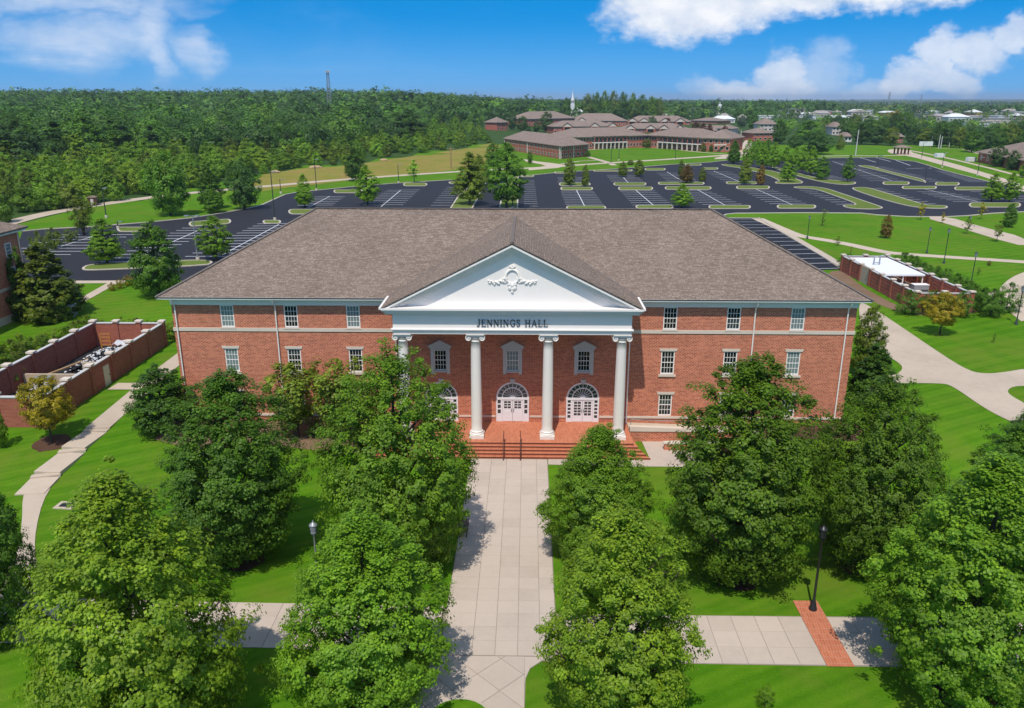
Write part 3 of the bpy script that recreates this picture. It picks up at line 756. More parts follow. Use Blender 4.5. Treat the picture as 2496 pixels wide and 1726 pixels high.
# stepped path down the left lawn
lp = tag(empty('stepped_path'), kind='structure')
axis = [G(*z5(*p)) for p in [(975, 790), (835, 900), (700, 1005)]]
def tread(a, b, w, z0, z1):
    d = (Vector(b[:2]) - Vector(a[:2])).normalized(); s = Vector((-d.y, d.x)) * w / 2
    A, B = Vector(a[:2]), Vector(b[:2]); m = MB(); v = [A + s, A - s, B - s, B + s]
    m.add([(*v[0], z0), (*v[1], z0), (*v[2], z1), (*v[3], z1), (*v[0], z0 - .5), (*v[1], z0 - .5), (*v[2], z1 - .5), (*v[3], z1 - .5)],
          [(0, 1, 2, 3), (0, 4, 5, 1), (1, 5, 6, 2), (2, 6, 7, 3), (3, 7, 4, 0)])
    if Vector((0, 0, 1)).dot((Vector((*v[1], z0)) - Vector((*v[0], z0))).cross(Vector((*v[2], z1)) - Vector((*v[1], z0)))) < 0:
        m.f = [f[::-1] for f in m.f]
    m.build('tread', M['path_concrete'], lp)
st = [G(*z5(*p)) for p in [(990, 770), (680, 1045), (660, 1065), (512, 1190), (500, 1215), (330, 1365), (318, 1388), (205, 1500)]]
lev = [1.06, 1.04, 0.86, 0.78, 0.52, 0.40, 0.18, 0.09]
tread(st[0], st[1], 2.15, lev[0], lev[1]); tread(st[1], st[2], 2.15, 0.95, 0.95); tread(st[2], st[3], 2.15, lev[2], lev[3]); tread(st[3], st[4], 2.2, .65, .65)
tread(st[4], st[5], 2.2, lev[4], lev[5]); tread(st[5], st[6], 2.2, .29, .29); tread(st[6], st[7], 2.2, lev[6], lev[7])
zq = zoom(0, 1100, 2.55)
path('path', chaikin(gp(zq, [(170, 215), (330, 205), (265, 320), (225, 480), (215, 620), (240, 760), (240, 1060), (-60, 1060), (40, 760), (120, 600), (140, 420), (140, 300)]), 1), 0.05)
# mulch and soil beds
def bed_patch(c, rx, ry, mat='mulch', seed=0, dz=0.02, name='mulch_bed'):
    rg = random.Random(seed); n = 18
    pts = [(c[0] + rx * (1 + rg.uniform(-.12, .12)) * math.cos(2 * math.pi * i / n), c[1] + ry * (1 + rg.uniform(-.12, .12)) * math.sin(2 * math.pi * i / n)) for i in range(n)]
    return tag(drape(pts, dz, M[mat], name), kind='structure')
tag(drape(chaikin(gp(z8, [(190, 462), (300, 455), (420, 560), (560, 640), (680, 700), (800, 735), (1040, 750), (1130, 690), (1270, 720), (1230, 745), (1080, 770), (800, 765), (640, 730), (470, 655), (350, 600), (230, 540)]), 1), 0.025, M['bare_soil'], 'soil_bed'), kind='structure')
tag(drape([(-30.4, -0.05), (-11, -0.05), (-11, -5.2), (-16, -5.8), (-22, -4.6), (-27, -6.0), (-31.5, -4.0), (-31.5, -0.05)], 0.03, M['bare_soil'], 'soil_bed'), kind='structure')
tag(drape([(16.5, -0.05), (31.5, -0.05), (31.5, -3.4), (26, -3.0), (21, -4.2), (16.5, -3.0)], 0.03, M['mulch'], 'soil_bed'), kind='structure')
path('path', [(11.6, -0.1), (16.4, -1.2), (16.2, -7.2), (10, -7.2), (3.2, -7.0), (3.2, -5.9), (11.9, -5.9)], 0.03, 'slab_concrete')
# ------------------------------------------------------------------ the hall
hall = tag(empty('college_hall'), 'wide red brick hall with hipped grey roof and white columned portico', 'building')
def holes_wall(m, x0, x1, z0, z1, holes, y, rev=0.2):
    """brick sheet facing -Y with rectangular openings and their reveals"""
    xs = sorted({x0, x1, *[h[0] for h in holes], *[h[1] for h in holes]}); zs = sorted({z0, z1, *[h[2] for h in holes], *[h[3] for h in holes]})
    for i in range(len(xs) - 1):
        for j in range(len(zs) - 1):
            cx, cz = (xs[i] + xs[i + 1]) / 2, (zs[j] + zs[j + 1]) / 2
            if any(h[0] < cx < h[1] and h[2] < cz < h[3] for h in holes): continue
            m.quad((xs[i], y, zs[j]), (xs[i + 1], y, zs[j]), (xs[i + 1], y, zs[j + 1]), (xs[i], y, zs[j + 1]))
    for a, b, c, d in holes:
        m.quad((a, y, c), (a, y, d), (a, y + rev, d), (a, y + rev, c)); m.quad((b, y, d), (b, y, c), (b, y + rev, c), (b, y + rev, d))
        m.quad((a, y, d), (b, y, d), (b, y + rev, d), (a, y + rev, d)); m.quad((b, y, c), (a, y, c), (a, y + rev, c), (b, y + rev, c))
WX = [-25.35, -19.65, -14.1, 13.95, 19.5, 25.1]; WW = 1.22
DX = [-6.45, 0.05, 6.45]
def archpts(cx, z, r, n, a0=0.0, a1=math.pi): return [(cx + r * math.cos(a0 + (a1 - a0) * i / n), z + r * math.sin(a0 + (a1 - a0) * i / n)) for i in range(n + 1)]
holes = []
for x in WX:
    holes += [(x - .61, x + .61, 9.86, 11.93), (x - .61, x + .61, 5.68, 7.9), (x - .61, x + .61, 1.66, 3.78)]
m = MB(); pz = [(x - .56, x + .56, 5.92, 7.85) for x in DX] + [(x - 1.5, x + 1.5, 1.0, 4.9) for x in DX]
holes_wall(m, -30.25, 30.15, 0.0, 12.4, holes + pz, 0.0)
for x in DX:    # brick over each arch
    ap = archpts(x, 3.35, 1.5, 24)
    for i in range(24):
        (xa, za_), (xb, zb_) = ap[i], ap[i + 1]
        m.quad((xb, 0, zb_), (xa, 0, za_), (xa, 0, 4.9), (xb, 0, 4.9)); m.quad((xa, 0, za_), (xb, 0, zb_), (xb, .2, zb_), (xa, .2, za_))
m.quad((30.15, 0, 0), (30.15, 22, 0), (30.15, 22, 12.4), (30.15, 0, 12.4)); m.quad((-30.25, 22, 0), (-30.25, 0, 0), (-30.25, 0, 12.4), (-30.25, 22, 12.4))
m.quad((30.15, 22, 0), (-30.25, 22, 0), (-30.25, 22, 12.4), (30.15, 22, 12.4))
m.build('wall', M['brick'], hall)
MB().box(-30.2, 30.1, 0.9, 1.0, 0, 12.3).build('inner_wall', M['glass_dark'], hall)
# stone belt course, water table, frieze
def band(z0, z1, out, xa, xb, name, mat):
    MB().box(xa, xb, -out, -0.002, z0, z1).build(name, M[mat], hall)
band(9.53, 9.84, .07, -30.32, -9.9, 'belt_course', 'trim_stone'); band(9.53, 9.84, .07, 9.9, 30.22, 'belt_course', 'trim_stone')
MB().box(30.152, 30.22, 0, 22, 9.53, 9.84).build('belt_course', M['trim_stone'], hall)
MB().box(-30.32, -30.252, 0, 22, 9.53, 9.84).build('belt_course', M['trim_stone'], hall)
band(1.44, 1.64, .09, -30.34, -8.0, 'water_table', 'trim_stone'); band(1.44, 1.64, .09, 8.0, 30.24, 'water_table', 'trim_stone')
band(1.44, 1.60, .06, -4.9, -1.52, 'water_table', 'trim_stone'); band(1.44, 1.60, .06, 1.62, 4.9, 'water_table', 'trim_stone')
for xa, xb in ((-30.3, -10.2), (10.2, 30.2)):
    m = MB(); m.box(xa, xb, -.10, -.002, 11.95, 12.32); m.box(xa - .0, xb, -.2, -.003, 12.32, 12.52); m.box(xa - .3 * (xa < 0), xb + .3 * (xb > 0), -.62, -.004, 12.52, 12.62)
    m.build('frieze', M['white_paint'], hall)
    ga, gb = (xa - .78, xb) if xa < 0 else (xa, xb + .78)
    m = MB(); m.box(ga, gb, -.86, -.63, 12.62, 12.80); m.box(ga - .01, gb + .01, -.90, -.86, 12.74, 12.83); m.box(ga, gb, -.63, -.02, 12.625, 12.70)
    m.build('gutter', M['white_paint'], hall)
for s, xw in ((-1, -30.25), (1, 30.15)):
    m = MB(); a, b = sorted((xw + s * .003, xw + s * .1)); m.box(a, b, 0, 22, 11.95, 12.52)
    a, b = sorted((xw + s * .1, xw + s * .86)); m.box(a, b, -.5, 22.5, 12.62, 12.78); m.build('frieze', M['white_paint'], hall)
# main roof
EX0, EX1, EY0, EY1, EZ, RZ = -31.15, 31.05, -.9, 22.9, 12.82, 19.0
RL, RR_, RY = -19.6, 19.3, 11.0
m = MB()
A_, B_, C_, D_ = (EX0, EY0, EZ), (EX1, EY0, EZ), (EX1, EY1, EZ), (EX0, EY1, EZ); P_, Q_ = (RL, RY, RZ), (RR_, RY, RZ)
m.quad(A_, B_, Q_, P_); m.tri(B_, C_, Q_); m.quad(C_, D_, P_, Q_); m.tri(D_, A_, P_)
lo = lambda p: (p[0], p[1], p[2] - .09)
for a, b in ((A_, B_), (B_, C_), (C_, D_), (D_, A_)): m.quad(lo(a), lo(b), b, a)
m.quad(lo(D_), lo(C_), lo(B_), lo(A_))
mainroof = m.build('roof', M['shingle'], hall)
def cap_strip(a, b, w=.34):
    a, b = Vector(a), Vector(b); n = max(2, int((b - a).length / 1.2)); mm = MB()
    for i in range(n):
        p, q = a.lerp(b, i / n), a.lerp(b, (i + 1.12) / n)
        mm.bar(p + Vector((0, 0, .02 + .012)), q + Vector((0, 0, .035)), w, .045)
    mm.build('ridge_cap', M['ridge_shingle'], mainroof)
for a, b in ((P_, Q_), (A_, P_), (B_, Q_), (C_, Q_), (D_, P_)): cap_strip(a, b)
# portico roof and pediment
PX, PZE, PZR, PY0 = 10.78, 12.97, 18.38, -4.78
m = MB(); vy = lambda z: EY0 + (z - EZ) / ((RZ - EZ) / (RY - EY0))
apex_f, apex_b = (0.08, PY0, PZR), (0.08, vy(PZR) + .35, PZR)
for s in (-1, 1):
    e_f, e_b = (0.08 + s * PX, PY0, PZE), (0.08 + s * PX, vy(PZE) + .45, PZE)
    q = [e_f, apex_f, apex_b, e_b] if s < 0 else [apex_f, e_f, e_b, apex_b]
    m.quad(*q[::-1] if s < 0 else q[::-1])
    t = [(p[0], p[1], p[2] - .1) for p in q]; m.quad(*t)
    m.quad(e_f, e_b, (e_b[0], e_b[1], e_b[2] - .1), (e_f[0], e_f[1], e_f[2] - .1)); m.quad(apex_f, e_f, (e_f[0], e_f[1], e_f[2] - .1), (apex_f[0], apex_f[1], apex_f[2] - .1))
for i, f in enumerate(m.f):          # faces look outwards
    P = [Vector(m.v[k]) for k in f]; n_ = (P[2] - P[0]).cross(P[3] - P[1])
    if i % 4 == 0 and n_.z < 0: m.f[i] = f[::-1]
proof = m.build('portico_roof', M['shingle'], hall)
cap_strip(apex_f, apex_b, .3)
for s in (-1, 1):
    MB().bar(Vector((.08 + s * (PX + .0), vy(PZE), PZE + .02)), Vector((.08, vy(PZR), PZR + .02)), .16, .03).build('valley', M['ridge_shingle'], mainroof)
tymp = MB(); tymp.tri((-9.9, -3.9, 12.9), (10.05, -3.9, 12.9), (.08, -3.9, 17.85)); tymp.build('tympanum', M['white_paint'], hall)
for s in (-1, 1):
    a = Vector((.08 + s * 10.74, 0, 12.80)); b = Vector((.08, 0, 18.19)); m = MB()
    for off, y0, y1, th in ((0.0, -4.72, -3.9, .16), (.17, -4.5, -3.9, .16), (.34, -4.25, -3.89, .2), (.56, -4.06, -3.885, .12)):
        d = (b - a).normalized(); nn = Vector((-d.z, 0, d.x)); nn = nn if nn.z < 0 else -nn
        p, q = a + nn * off, b + nn * off * 1.0
        q = Vector((.08, 0, q.z - (q.x - .08) * (d.z / d.x)))
        v = []
        for yy in (y0, y1): v += [(p.x, yy, p.z), (q.x, yy, q.z), (q.x, yy, q.z - th * 1.12), (p.x, yy, p.z - th * 1.12)]
        m.add(v, [(0, 1, 2, 3), (7, 6, 5, 4), (3, 2, 6, 7), (0, 4, 5, 1), (0, 3, 7, 4)])
    m.build('raking_cornice', M['white_paint'], hall)
m = MB()
for z0, z1, o in ((12.30, 12.46, .30), (12.46, 12.60, .48), (12.60, 12.76, .62), (12.76, 12.93, .80)): m.box(-9.9 - o, 10.06 + o, -4.0 - o, .0 if o > .5 else -.003, z0, z1)
m.build('cornice', M['white_paint'], hall)
for s in (-1, 1):    # returns of the gutter along the sides of the portico
    x = .08 + s * 10.86; MB().box(x - .1, x + .1, -4.76, -.5, 12.80, 12.97).build('gutter', M['white_paint'], hall)
m = MB(); m.box(-9.9, 10.06, -4.0, -3.1, 10.98, 12.30); m.box(-9.9, -9.1, -3.1, -.003, 10.98, 12.30); m.box(9.26, 10.06, -3.1, -.003, 10.98, 12.30); m.build('entablature_frieze', M['white_paint'], hall)
m = MB()
for z0, z1, o in ((10.52, 10.66, -.02), (10.66, 10.80, .03), (10.80, 10.90, .08), (10.90, 10.98, .16)): m.box(-9.9 - o, 10.06 + o, -4.0 - o, -3.08, z0, z1); m.box(-9.9 - o, -9.08, -3.08, -.003, z0, z1); m.box(9.24, 10.06 + o, -3.08, -.003, z0, z1)
m.build('architrave', M['white_paint'], hall)
MB().box(-9.1, 9.26, -3.1, -.01, 10.86, 10.97).build('porch_ceiling', M['white_paint'], hall)
# carved ornament on the tympanum: wreath, scrolls and shell
m = MB(); cx, cz, yy = .1, 15.45, -3.95
ring = [(cx + .52 * math.cos(t), yy, cz + .58 * math.sin(t)) for t in np.linspace(0, 2 * math.pi, 25)]
m.tube(ring, .085, 6, False)
rg = random.Random(3)
for s in (-1, 1):
    for i in range(13):
        t = i / 12; x = cx + s * (.5 + 1.45 * t); z = cz - .15 - .42 * math.sin(t * 2.4) - .02 + .1 * t
        m.blob((x, yy, z + .1 * math.sin(i * 2.1)), (.14 - .05 * t, .09, .12 - .04 * t), i, 7, 5)
        if i % 2: m.blob((x - s * .05, yy, z + .2 * (1 - t)), (.09, .08, .1), i + 40, 6, 4)
    m.tube([(cx + s * (.62 + .2 * math.cos(t) * (1 - t / 9)), yy, cz - .42 + .2 * math.sin(t) * (1 - t / 9)) for t in np.linspace(0, 8, 18)], .045, 5)
    m.tube([(cx + s * (1.85 + .12 * math.cos(t) * (1 - t / 9)), yy, cz - .55 + .12 * math.sin(t) * (1 - t / 9)) for t in np.linspace(0, 8, 14)], .035, 5)
    m.blob((cx + s * .2, yy, cz - .95), (.17, .1, .2), 60 + s, 7, 5)
for dx, dz, r_ in ((0, -.72, .22), (0, -1.02, .2), (0, -1.25, .13), (-.25, -.66, .15), (.25, -.66, .15), (0, .72, .16), (-.15, .82, .1), (.15, .82, .1), (0, .92, .09)):
    m.blob((cx + dx, yy, cz + dz), (r_, .11, r_), int(dz * 10) + 20, 8, 5)
m.build('carved_ornament', M['white_paint'], hall)
# lettering
def strokes(ch):
    st_ = []   # (polyline, width)
    V, T = .17, .06
    if ch == 'J': st_ = [([(.42, 1), (.42, .22), (.36, .06), (.22, 0), (.1, .05)], V), ([(.24, .98), (.6, .98)], T)]
    if ch == 'E': st_ = [([(.2, 0), (.2, 1)], V), ([(.06, .97), (.74, .97), (.74, .78)], T), ([(.2, .52), (.6, .52), (.6, .62)], T), ([(.06, .03), (.78, .03), (.78, .24)], T)]
    if ch == 'N': st_ = [([(.18, 0), (.18, 1)], .08), ([(.2, .98), (.82, .02)], V), ([(.84, 0), (.84, 1)], .08), ([(.02, .97), (.26, .97)], T), ([(.04, .03), (.32, .03)], T), ([(.7, .97), (.98, .97)], T)]
    if ch == 'I': st_ = [([(.2, 0), (.2, 1)], V), ([(.02, .97), (.38, .97)], T), ([(.02, .03), (.38, .03)], T)]
    if ch == 'G': st_ = [([(.86, .74), (.76, .92), (.56, 1), (.36, .94), (.2, .76), (.15, .5), (.2, .24), (.36, .06), (.58, 0), (.8, .08)], .12), ([(.82, .08), (.82, .42)], V), ([(.66, .42), (.98, .42)], T), ([(.88, .68), (.88, .98)], T)]
    if ch == 'S': st_ = [([(.6, .78), (.52, .94), (.34, .99), (.16, .9), (.12, .74), (.24, .6), (.46, .48), (.6, .34), (.58, .14), (.4, .02), (.2, .05), (.1, .22)], .12), ([(.62, .7), (.62, .96)], T), ([(.09, .04), (.09, .3)], T)]
    if ch == 'H': st_ = [([(.2, 0), (.2, 1)], V), ([(.8, 0), (.8, 1)], V), ([(.2, .5), (.8, .5)], T)] + [([(x - .18, z), (x + .18, z)], T) for x in (.2, .8) for z in (.03, .97)]
    if ch == 'A': st_ = [([(.14, 0), (.48, 1)], .08), ([(.48, 1), (.84, 0)], V), ([(.26, .36), (.7, .36)], T), ([(0, .03), (.28, .03)], T), ([(.68, .03), (1.0, .03)], T)]
    if ch == 'L': st_ = [([(.2, 0), (.2, 1)], V), ([(.04, .97), (.38, .97)], T), ([(.04, .03), (.74, .03), (.74, .28)], T)]
    return st_
adv = dict(J=.62, E=.84, N=1.0, I=.42, G=1.0, S=.72, H=1.0, A=1.0, L=.8)
text = "JENNINGS HALL"; tot = sum(adv[c] + .12 if c != ' ' else .62 for c in text) - .12
sx_, sz_ = 5.94 / tot, .56; x = -2.86
for ch in text:
    if ch == ' ': x += .62 * sx_; continue
    m = MB()
    for k, (pl, w) in enumerate(strokes(ch)):
        P = [Vector((x + p[0] * sx_, 0, 11.25 + p[1] * sz_)) for p in pl]
        for i in range(len(P) - 1):
            d = (P[i + 1] - P[i]).normalized(); e = d * w * .2 * (0 if len(P) == 2 else 1)
            m.bar(P[i] - e + Vector((0, -4.045 - .004 * k, 0)), P[i + 1] + e + Vector((0, -4.045 - .004 * k, 0)), w * .40 if abs(d.x) > .9 else w * .35, .08, (0, 1, 0))
    m.build('letter', M['letter_metal'], hall); x += (adv[ch] + .12) * sx_
# columns
def column(x):
    c = empty('column', (x, -3.42, 1.0), 0, hall)
    MB().box(-.64, .64, -.64, .64, 0, .3).build('plinth', M['column_paint'], c)
    prof = [(.62, .30), (.64, .36), (.62, .43), (.55, .46), (.53, .50), (.56, .53), (.57, .57), (.54, .62), (.49, .64)]
    prof += [(.47 - .065 * ((t / 12) ** 1.8), .68 + 8.1 * t / 12) for t in range(13)]
    prof += [(.44, 8.8), (.44, 8.85), (.405, 8.87), (.405, 8.97), (.47, 9.05), (.5, 9.12)]
    MB().lathe(prof, 28).build('shaft', M['column_paint'], c)
    m = MB(); m.box(-.7, .7, -.56, .56, 9.36, 9.44); m.box(-.76, .76, -.62, .62, 9.44, 9.50); m.box(-.62, .62, -.47, .47, 9.20, 9.36)
    for s in (-1, 1):
        for yy in (-1, 1):
            ctr = Vector((s * .56, yy * .47, 9.13))
            sp = [(ctr.x + s * -1 * (.06 + .028 * t) * math.cos(t) * -1, ctr.y, ctr.z + (.06 + .028 * t) * math.sin(t)) for t in np.linspace(0, 7.6, 22)]
            m.tube(sp, [.055] * 22, 5); m.blob(tuple(ctr), (.06, .07, .06), 1, 6, 4)
        m.tube([(s * .56, -.46, 9.13), (s * .56, .46, 9.13)], .22, 12)
    m.build('capital', M['column_paint'], c)
for x in (-9.2, -3.02, 3.15, 9.35): column(x)
# windows: 4 x 4 lights
def grid_bars(m, x0, x1, z0, z1, nx, nz, y, w=.03, dpt=.05):
    for i in range(1, nx):
        x = x0 + (x1 - x0) * i / nx; m.box(x - w / 2, x + w / 2, y, y + dpt, z0, z1)
    for j in range(1, nz):
        z = z0 + (z1 - z0) * j / nz; ww = w * (2.1 if j == nz // 2 and nz == 4 else 1); m.box(x0, x1, y - .004, y + dpt - .004, z - ww / 2, z + ww / 2)
def frame_ring(m, x0, x1, z0, z1, t, y0, y1):
    m.box(x0, x0 + t, y0, y1, z0, z1); m.box(x1 - t, x1, y0, y1, z0, z1); m.box(x0 + t, x1 - t, y0, y1, z1 - t, z1); m.box(x0 + t, x1 - t, y0, y1, z0, z0 + t * 1.3)
wcache = {}
def window(x, z0, z1, mats, w=WW, y=0.05, parent=None):
    k = (round(z1 - z0, 2), w)
    if k not in wcache:
        h = z1 - z0; m = MB(); t = .1 if w > 1.2 else .07
        frame_ring(m, -w / 2, w / 2, 0, h, t, 0, .1); gx0, gx1, gz0, gz1 = -w / 2 + t, w / 2 - t, t * 1.3, h - t
        grid_bars(m, gx0, gx1, gz0, gz1, 4, 4, .03); wcache[k] = (m.mesh('window', M['white_paint']), (gx0, gx1, gz0, gz1), {})
    me, (gx0, gx1, gz0, gz1), pm = wcache[k]
    o = inst('window', me, parent or hall, (x, y, z0))
    pw, ph = (gx1 - gx0) / 4, (gz1 - gz0) / 4
    for i in range(4):
        for j in range(4):
            mt = mats[3 - j] if isinstance(mats, (list, tuple)) else mats
            if mt not in pm: pm[mt] = MB().box(-pw / 2 + .012, pw / 2 - .012, 0, .012, .012, ph - .012).mesh('pane', M[mt])
            inst('pane', pm[mt], o, (gx0 + pw * (i + .5), .06, gz0 + ph * j))
    return o
dk, md, bl = 'glass_dark', 'glass_mid', 'glass_blind'
top = [[bl] * 4, [dk, dk, md, dk], [bl] * 4, [dk] * 4, [dk, dk, md, md], [bl] * 4]
mid = [[bl] * 4, [md, dk, dk, dk], [dk] * 4, [dk] * 4, [dk, dk, dk, dk], [bl, bl, bl, bl]]
for i, x in enumerate(WX):
    window(x, 9.86, 11.93, top[i]); window(x, 5.68, 7.9, mid[i]); window(x, 1.66, 3.78, [dk, md, dk, dk])
    for z in (7.9, 3.78):
        MB().add([(x - .74, -.05, z), (x + .74, -.05, z), (x + .82, -.05, z + .24), (x - .82, -.05, z + .24), (x - .74, -.002, z), (x + .74, -.002, z), (x + .82, -.002, z + .24), (x - .82, -.002, z + .24)],
                 [(0, 1, 2, 3), (1, 0, 4, 5), (3, 2, 6, 7), (0, 3, 7, 4), (2, 1, 5, 6)]).build('lintel', M['trim_stone'], hall)
    MB().box(x - .78, x + .78, -.12, .05, 5.50, 5.68).build('sill', M['trim_stone'], hall)
    MB().box(x - .70, x + .70, -.1, .05, 9.76, 9.86).build('sill', M['trim_stone'], hall)
# porch windows under little pediments
for i, x in enumerate(DX):
    window(x, 5.92, 7.85, [[dk] * 4, ['glass_blind'] * 4, [dk] * 4][i], w=1.12)
    m = MB(); m.box(x - .86, x - .565, -.09, -.002, 5.62, 8.0); m.box(x + .565, x + .86, -.09, -.002, 5.62, 8.0); m.box(x - .565, x + .565, -.09, -.002, 7.86, 8.0)
    m.box(x - .565, x + .565, -.16, .04, 5.80, 5.92); m.box(x - .92, x + .92, -.13, -.003, 8.0, 8.14); m.box(x - 1.02, x + 1.02, -.24, -.003, 8.14, 8.26)
    m.add([(x - 1.12, -.26, 8.26), (x + 1.12, -.26, 8.26), (x, -.26, 8.84), (x - 1.12, -.003, 8.26), (x + 1.12, -.003, 8.26), (x, -.003, 8.84)], [(0, 1, 2), (0, 2, 5, 3), (2, 1, 4, 5), (1, 0, 3, 4)])
    m.build('window_surround', M['grey_stone'], hall)
# arched doorways
def sector(x, z, r0, r1, a0, a1, y0, y1, n=3):
    m = MB(); P = []
    for i in range(n + 1):
        a = a0 + (a1 - a0) * i / n; P.append((math.cos(a), math.sin(a)))
    for i in range(n):
        (c0, s0), (c1, s1) = P[i], P[i + 1]
        q = [(x + r0 * c0, z + r0 * s0), (x + r1 * c0, z + r1 * s0), (x + r1 * c1, z + r1 * s1), (x + r0 * c1, z + r0 * s1)]
        v = [(a, y0, b) for a, b in q] + [(a, y1, b) for a, b in q]
        m.add(v, [(0, 1, 2, 3), (4, 7, 6, 5), (0, 4, 5, 1), (1, 5, 6, 2), (2, 6, 7, 3), (3, 7, 4, 0)])
    return m
def merge(m, o): m.add(o.v, o.f); return m
for di, x in enumerate(DX):
    m = MB(); S_ = 3.35
    merge(m, sector(x, S_, 1.34, 1.5, 0, math.pi, .02, .16, 24)); merge(m, sector(x, S_, .88, .98, 0, math.pi, .06, .16, 20)); merge(m, sector(x, S_, .0, .24, 0, math.pi, .055, .16, 10))
    for k in range(1, 10):
        a = math.pi * k / 10; p = Vector((x + .2 * math.cos(a), .11, S_ + .2 * math.sin(a))); q = Vector((x + (1.36) * math.cos(a), .11, S_ + 1.36 * math.sin(a)))
        m.bar(p, q, .035, .06, (0, 1, 0))
    m.box(x - 1.5, x + 1.5, .0, .17, 3.14, 3.35); m.box(x - 1.5, x - 1.36, .01, .16, 1.0, 3.14); m.box(x + 1.36, x + 1.5, .01, .16, 1.0, 3.14)
    m.box(x - 1.08, x - .94, .02, .16, 1.0, 3.14); m.box(x + .94, x + 1.08, .02, .16, 1.0, 3.14)
    for s in (-1, 1):
        a, b = sorted((x + s * 1.08, x + s * 1.36)); m.box(a, b, .05, .14, 1.0, 1.75 if di == 1 else 1.35)
        rows = 3 if di == 1 else 5; z0 = 1.75 if di == 1 else 1.35
        for k in range(1, rows): zz_ = z0 + (3.14 - z0) * k / rows; m.box(a, b, .06, .13, zz_ - .05, zz_ + .05)
    dframe = m.build('doorway', M['door_paint'], hall)
    for k in range(10):
        a0, a1 = math.pi * k / 10 + .02, math.pi * (k + 1) / 10 - .02
        sector(x, S_, .985, 1.335, a0, a1, .125, .14, 2).build('pane', M['glass_mid'], dframe); sector(x, S_, .245, .875, a0, a1, .125, .14, 2).build('pane', M['glass_mid'], dframe)
    for s in (-1, 1):
        a, b = sorted((x + s * 1.085, x + s * 1.355)); z0 = 1.75 if di == 1 else 1.35; rows = 3 if di == 1 else 5
        for k in range(rows): MB().box(a, b, .115, .13, z0 + (3.14 - z0) * k / rows + .06, z0 + (3.14 - z0) * (k + 1) / rows - .06).build('pane', M['glass_mid'], dframe)
        a, b = sorted((x + s * .012, x + s * .93)); m = MB(); z0 = 2.25 if di == 1 else 1.6; rows = 3 if di == 1 else 5
        frame_ring(m, a, b, 1.02, 3.13, .15, .05, .12)
        m.box(a + .15, b - .15, .06, .11, 1.02, z0); grid_bars(m, a + .15, b - .15, z0, 2.98, 2, rows, .07, .05, .04)
        if di == 1: m.box(a + .22, b - .22, .045, .06, 1.3, z0 - .2)
        leaf = m.build('door_leaf', M['door_paint'], hall)
        for i in range(2):
            for k in range(rows):
                xa, xb = a + .15 + (b - a - .3) * i / 2, a + .15 + (b - a - .3) * (i + 1) / 2; zc_, zd = z0 + (2.98 - z0) * k / rows, z0 + (2.98 - z0) * (k + 1) / rows
                MB().box(xa + .03, xb - .03, .1, .112, zc_ + .03, zd - .03).build('pane', M['glass_mid'], leaf)
        MB().box(x + s * .1 - .02, x + s * .1 + .02, -.02, .05, 1.95, 2.25).build('handle', M['dark_metal'], leaf)
    MB().add([(x - .16, -.1, 4.72), (x + .16, -.1, 4.72), (x + .24, -.1, 5.14), (x - .24, -.1, 5.14), (x - .16, -.002, 4.72), (x + .16, -.002, 4.72), (x + .24, -.002, 5.14), (x - .24, -.002, 5.14)],
             [(0, 1, 2, 3), (1, 0, 4, 5), (3, 2, 6, 7), (0, 3, 7, 4), (2, 1, 5, 6)]).build('keystone', M['grey_stone'], hall)
# downspouts
def spout(x, z0):
    MB().tube([(x, -.74, 12.64), (x, -.70, 12.3), (x, -.18, 11.92), (x, -.15, 11.7), (x, -.15, z0)], .062, 8).build('downspout', M['white_paint'], hall)
for x in (-29.9, -20.95, 21.3, 29.35): spout(x, 1.0)
for x in (-10.35, 10.45): MB().tube([(x, -.6, 12.6), (x, -.2, 12.2), (x, -.15, 11.9), (x, -.15, 1.0)], .062, 8).build('downspout', M['white_paint'], hall)
# brick terrace and steps
tr = empty('terrace', (0, 0, 0), 0, hall)
MB().prism([(-10.5, -.01), (10.5, -.01), (10.55, -4.75), (-10.55, -4.75)], -.2, 1.0).build('terrace_floor', M['paver_brick'], tr)
for k in range(4):
    z = .8 - .2 * k; y0 = -4.75 - .3 * k; xo = 10.62 + .32 * (k + 1)
    MB().prism([(-10.55 - .3 * k, -2.2 if k == 0 else y0 + .29), (10.55 + .3 * k, -2.2 if k == 0 else y0 + .29), (xo, y0 - .3), (-xo, y0 - .3)], -.2, z).build('step', M['paver_brick'], tr)
    MB().box(-xo, xo, y0 - .33, y0 - .302, z - .07, z - .004).build('nosing', M['brown_rail'], tr)
MB().box(-10.6, 10.6, -4.78, -4.752, .93, .996).build('nosing', M['brown_rail'], tr)
for x in (-.62, .82):
    h_ = tag(empty('handrail', (x, -6.3, 0)), 'dark iron handrail standing %s of the two on the brick steps' % ('left' if x < 0 else 'right'), 'handrail', 'handrails on the front steps')
    MB().tube([(0, -.05, .05), (0, -.05, .95), (0, 1.75, 1.95), (0, 1.9, 1.95)], .035, 8).build('top_rail', M['brown_rail'], h_)
    MB().tube([(0, 0.05, .5), (0, 1.75, 1.5)], .02, 6).build('lower_rail', M['brown_rail'], h_)
    for y, za_, zb_ in ((-.05, 0, .9), (1.85, 1.0, 1.95)): MB().tube([(0, y, za_), (0, y, zb_)], .032, 8).build('post', M['brown_rail'], h_)
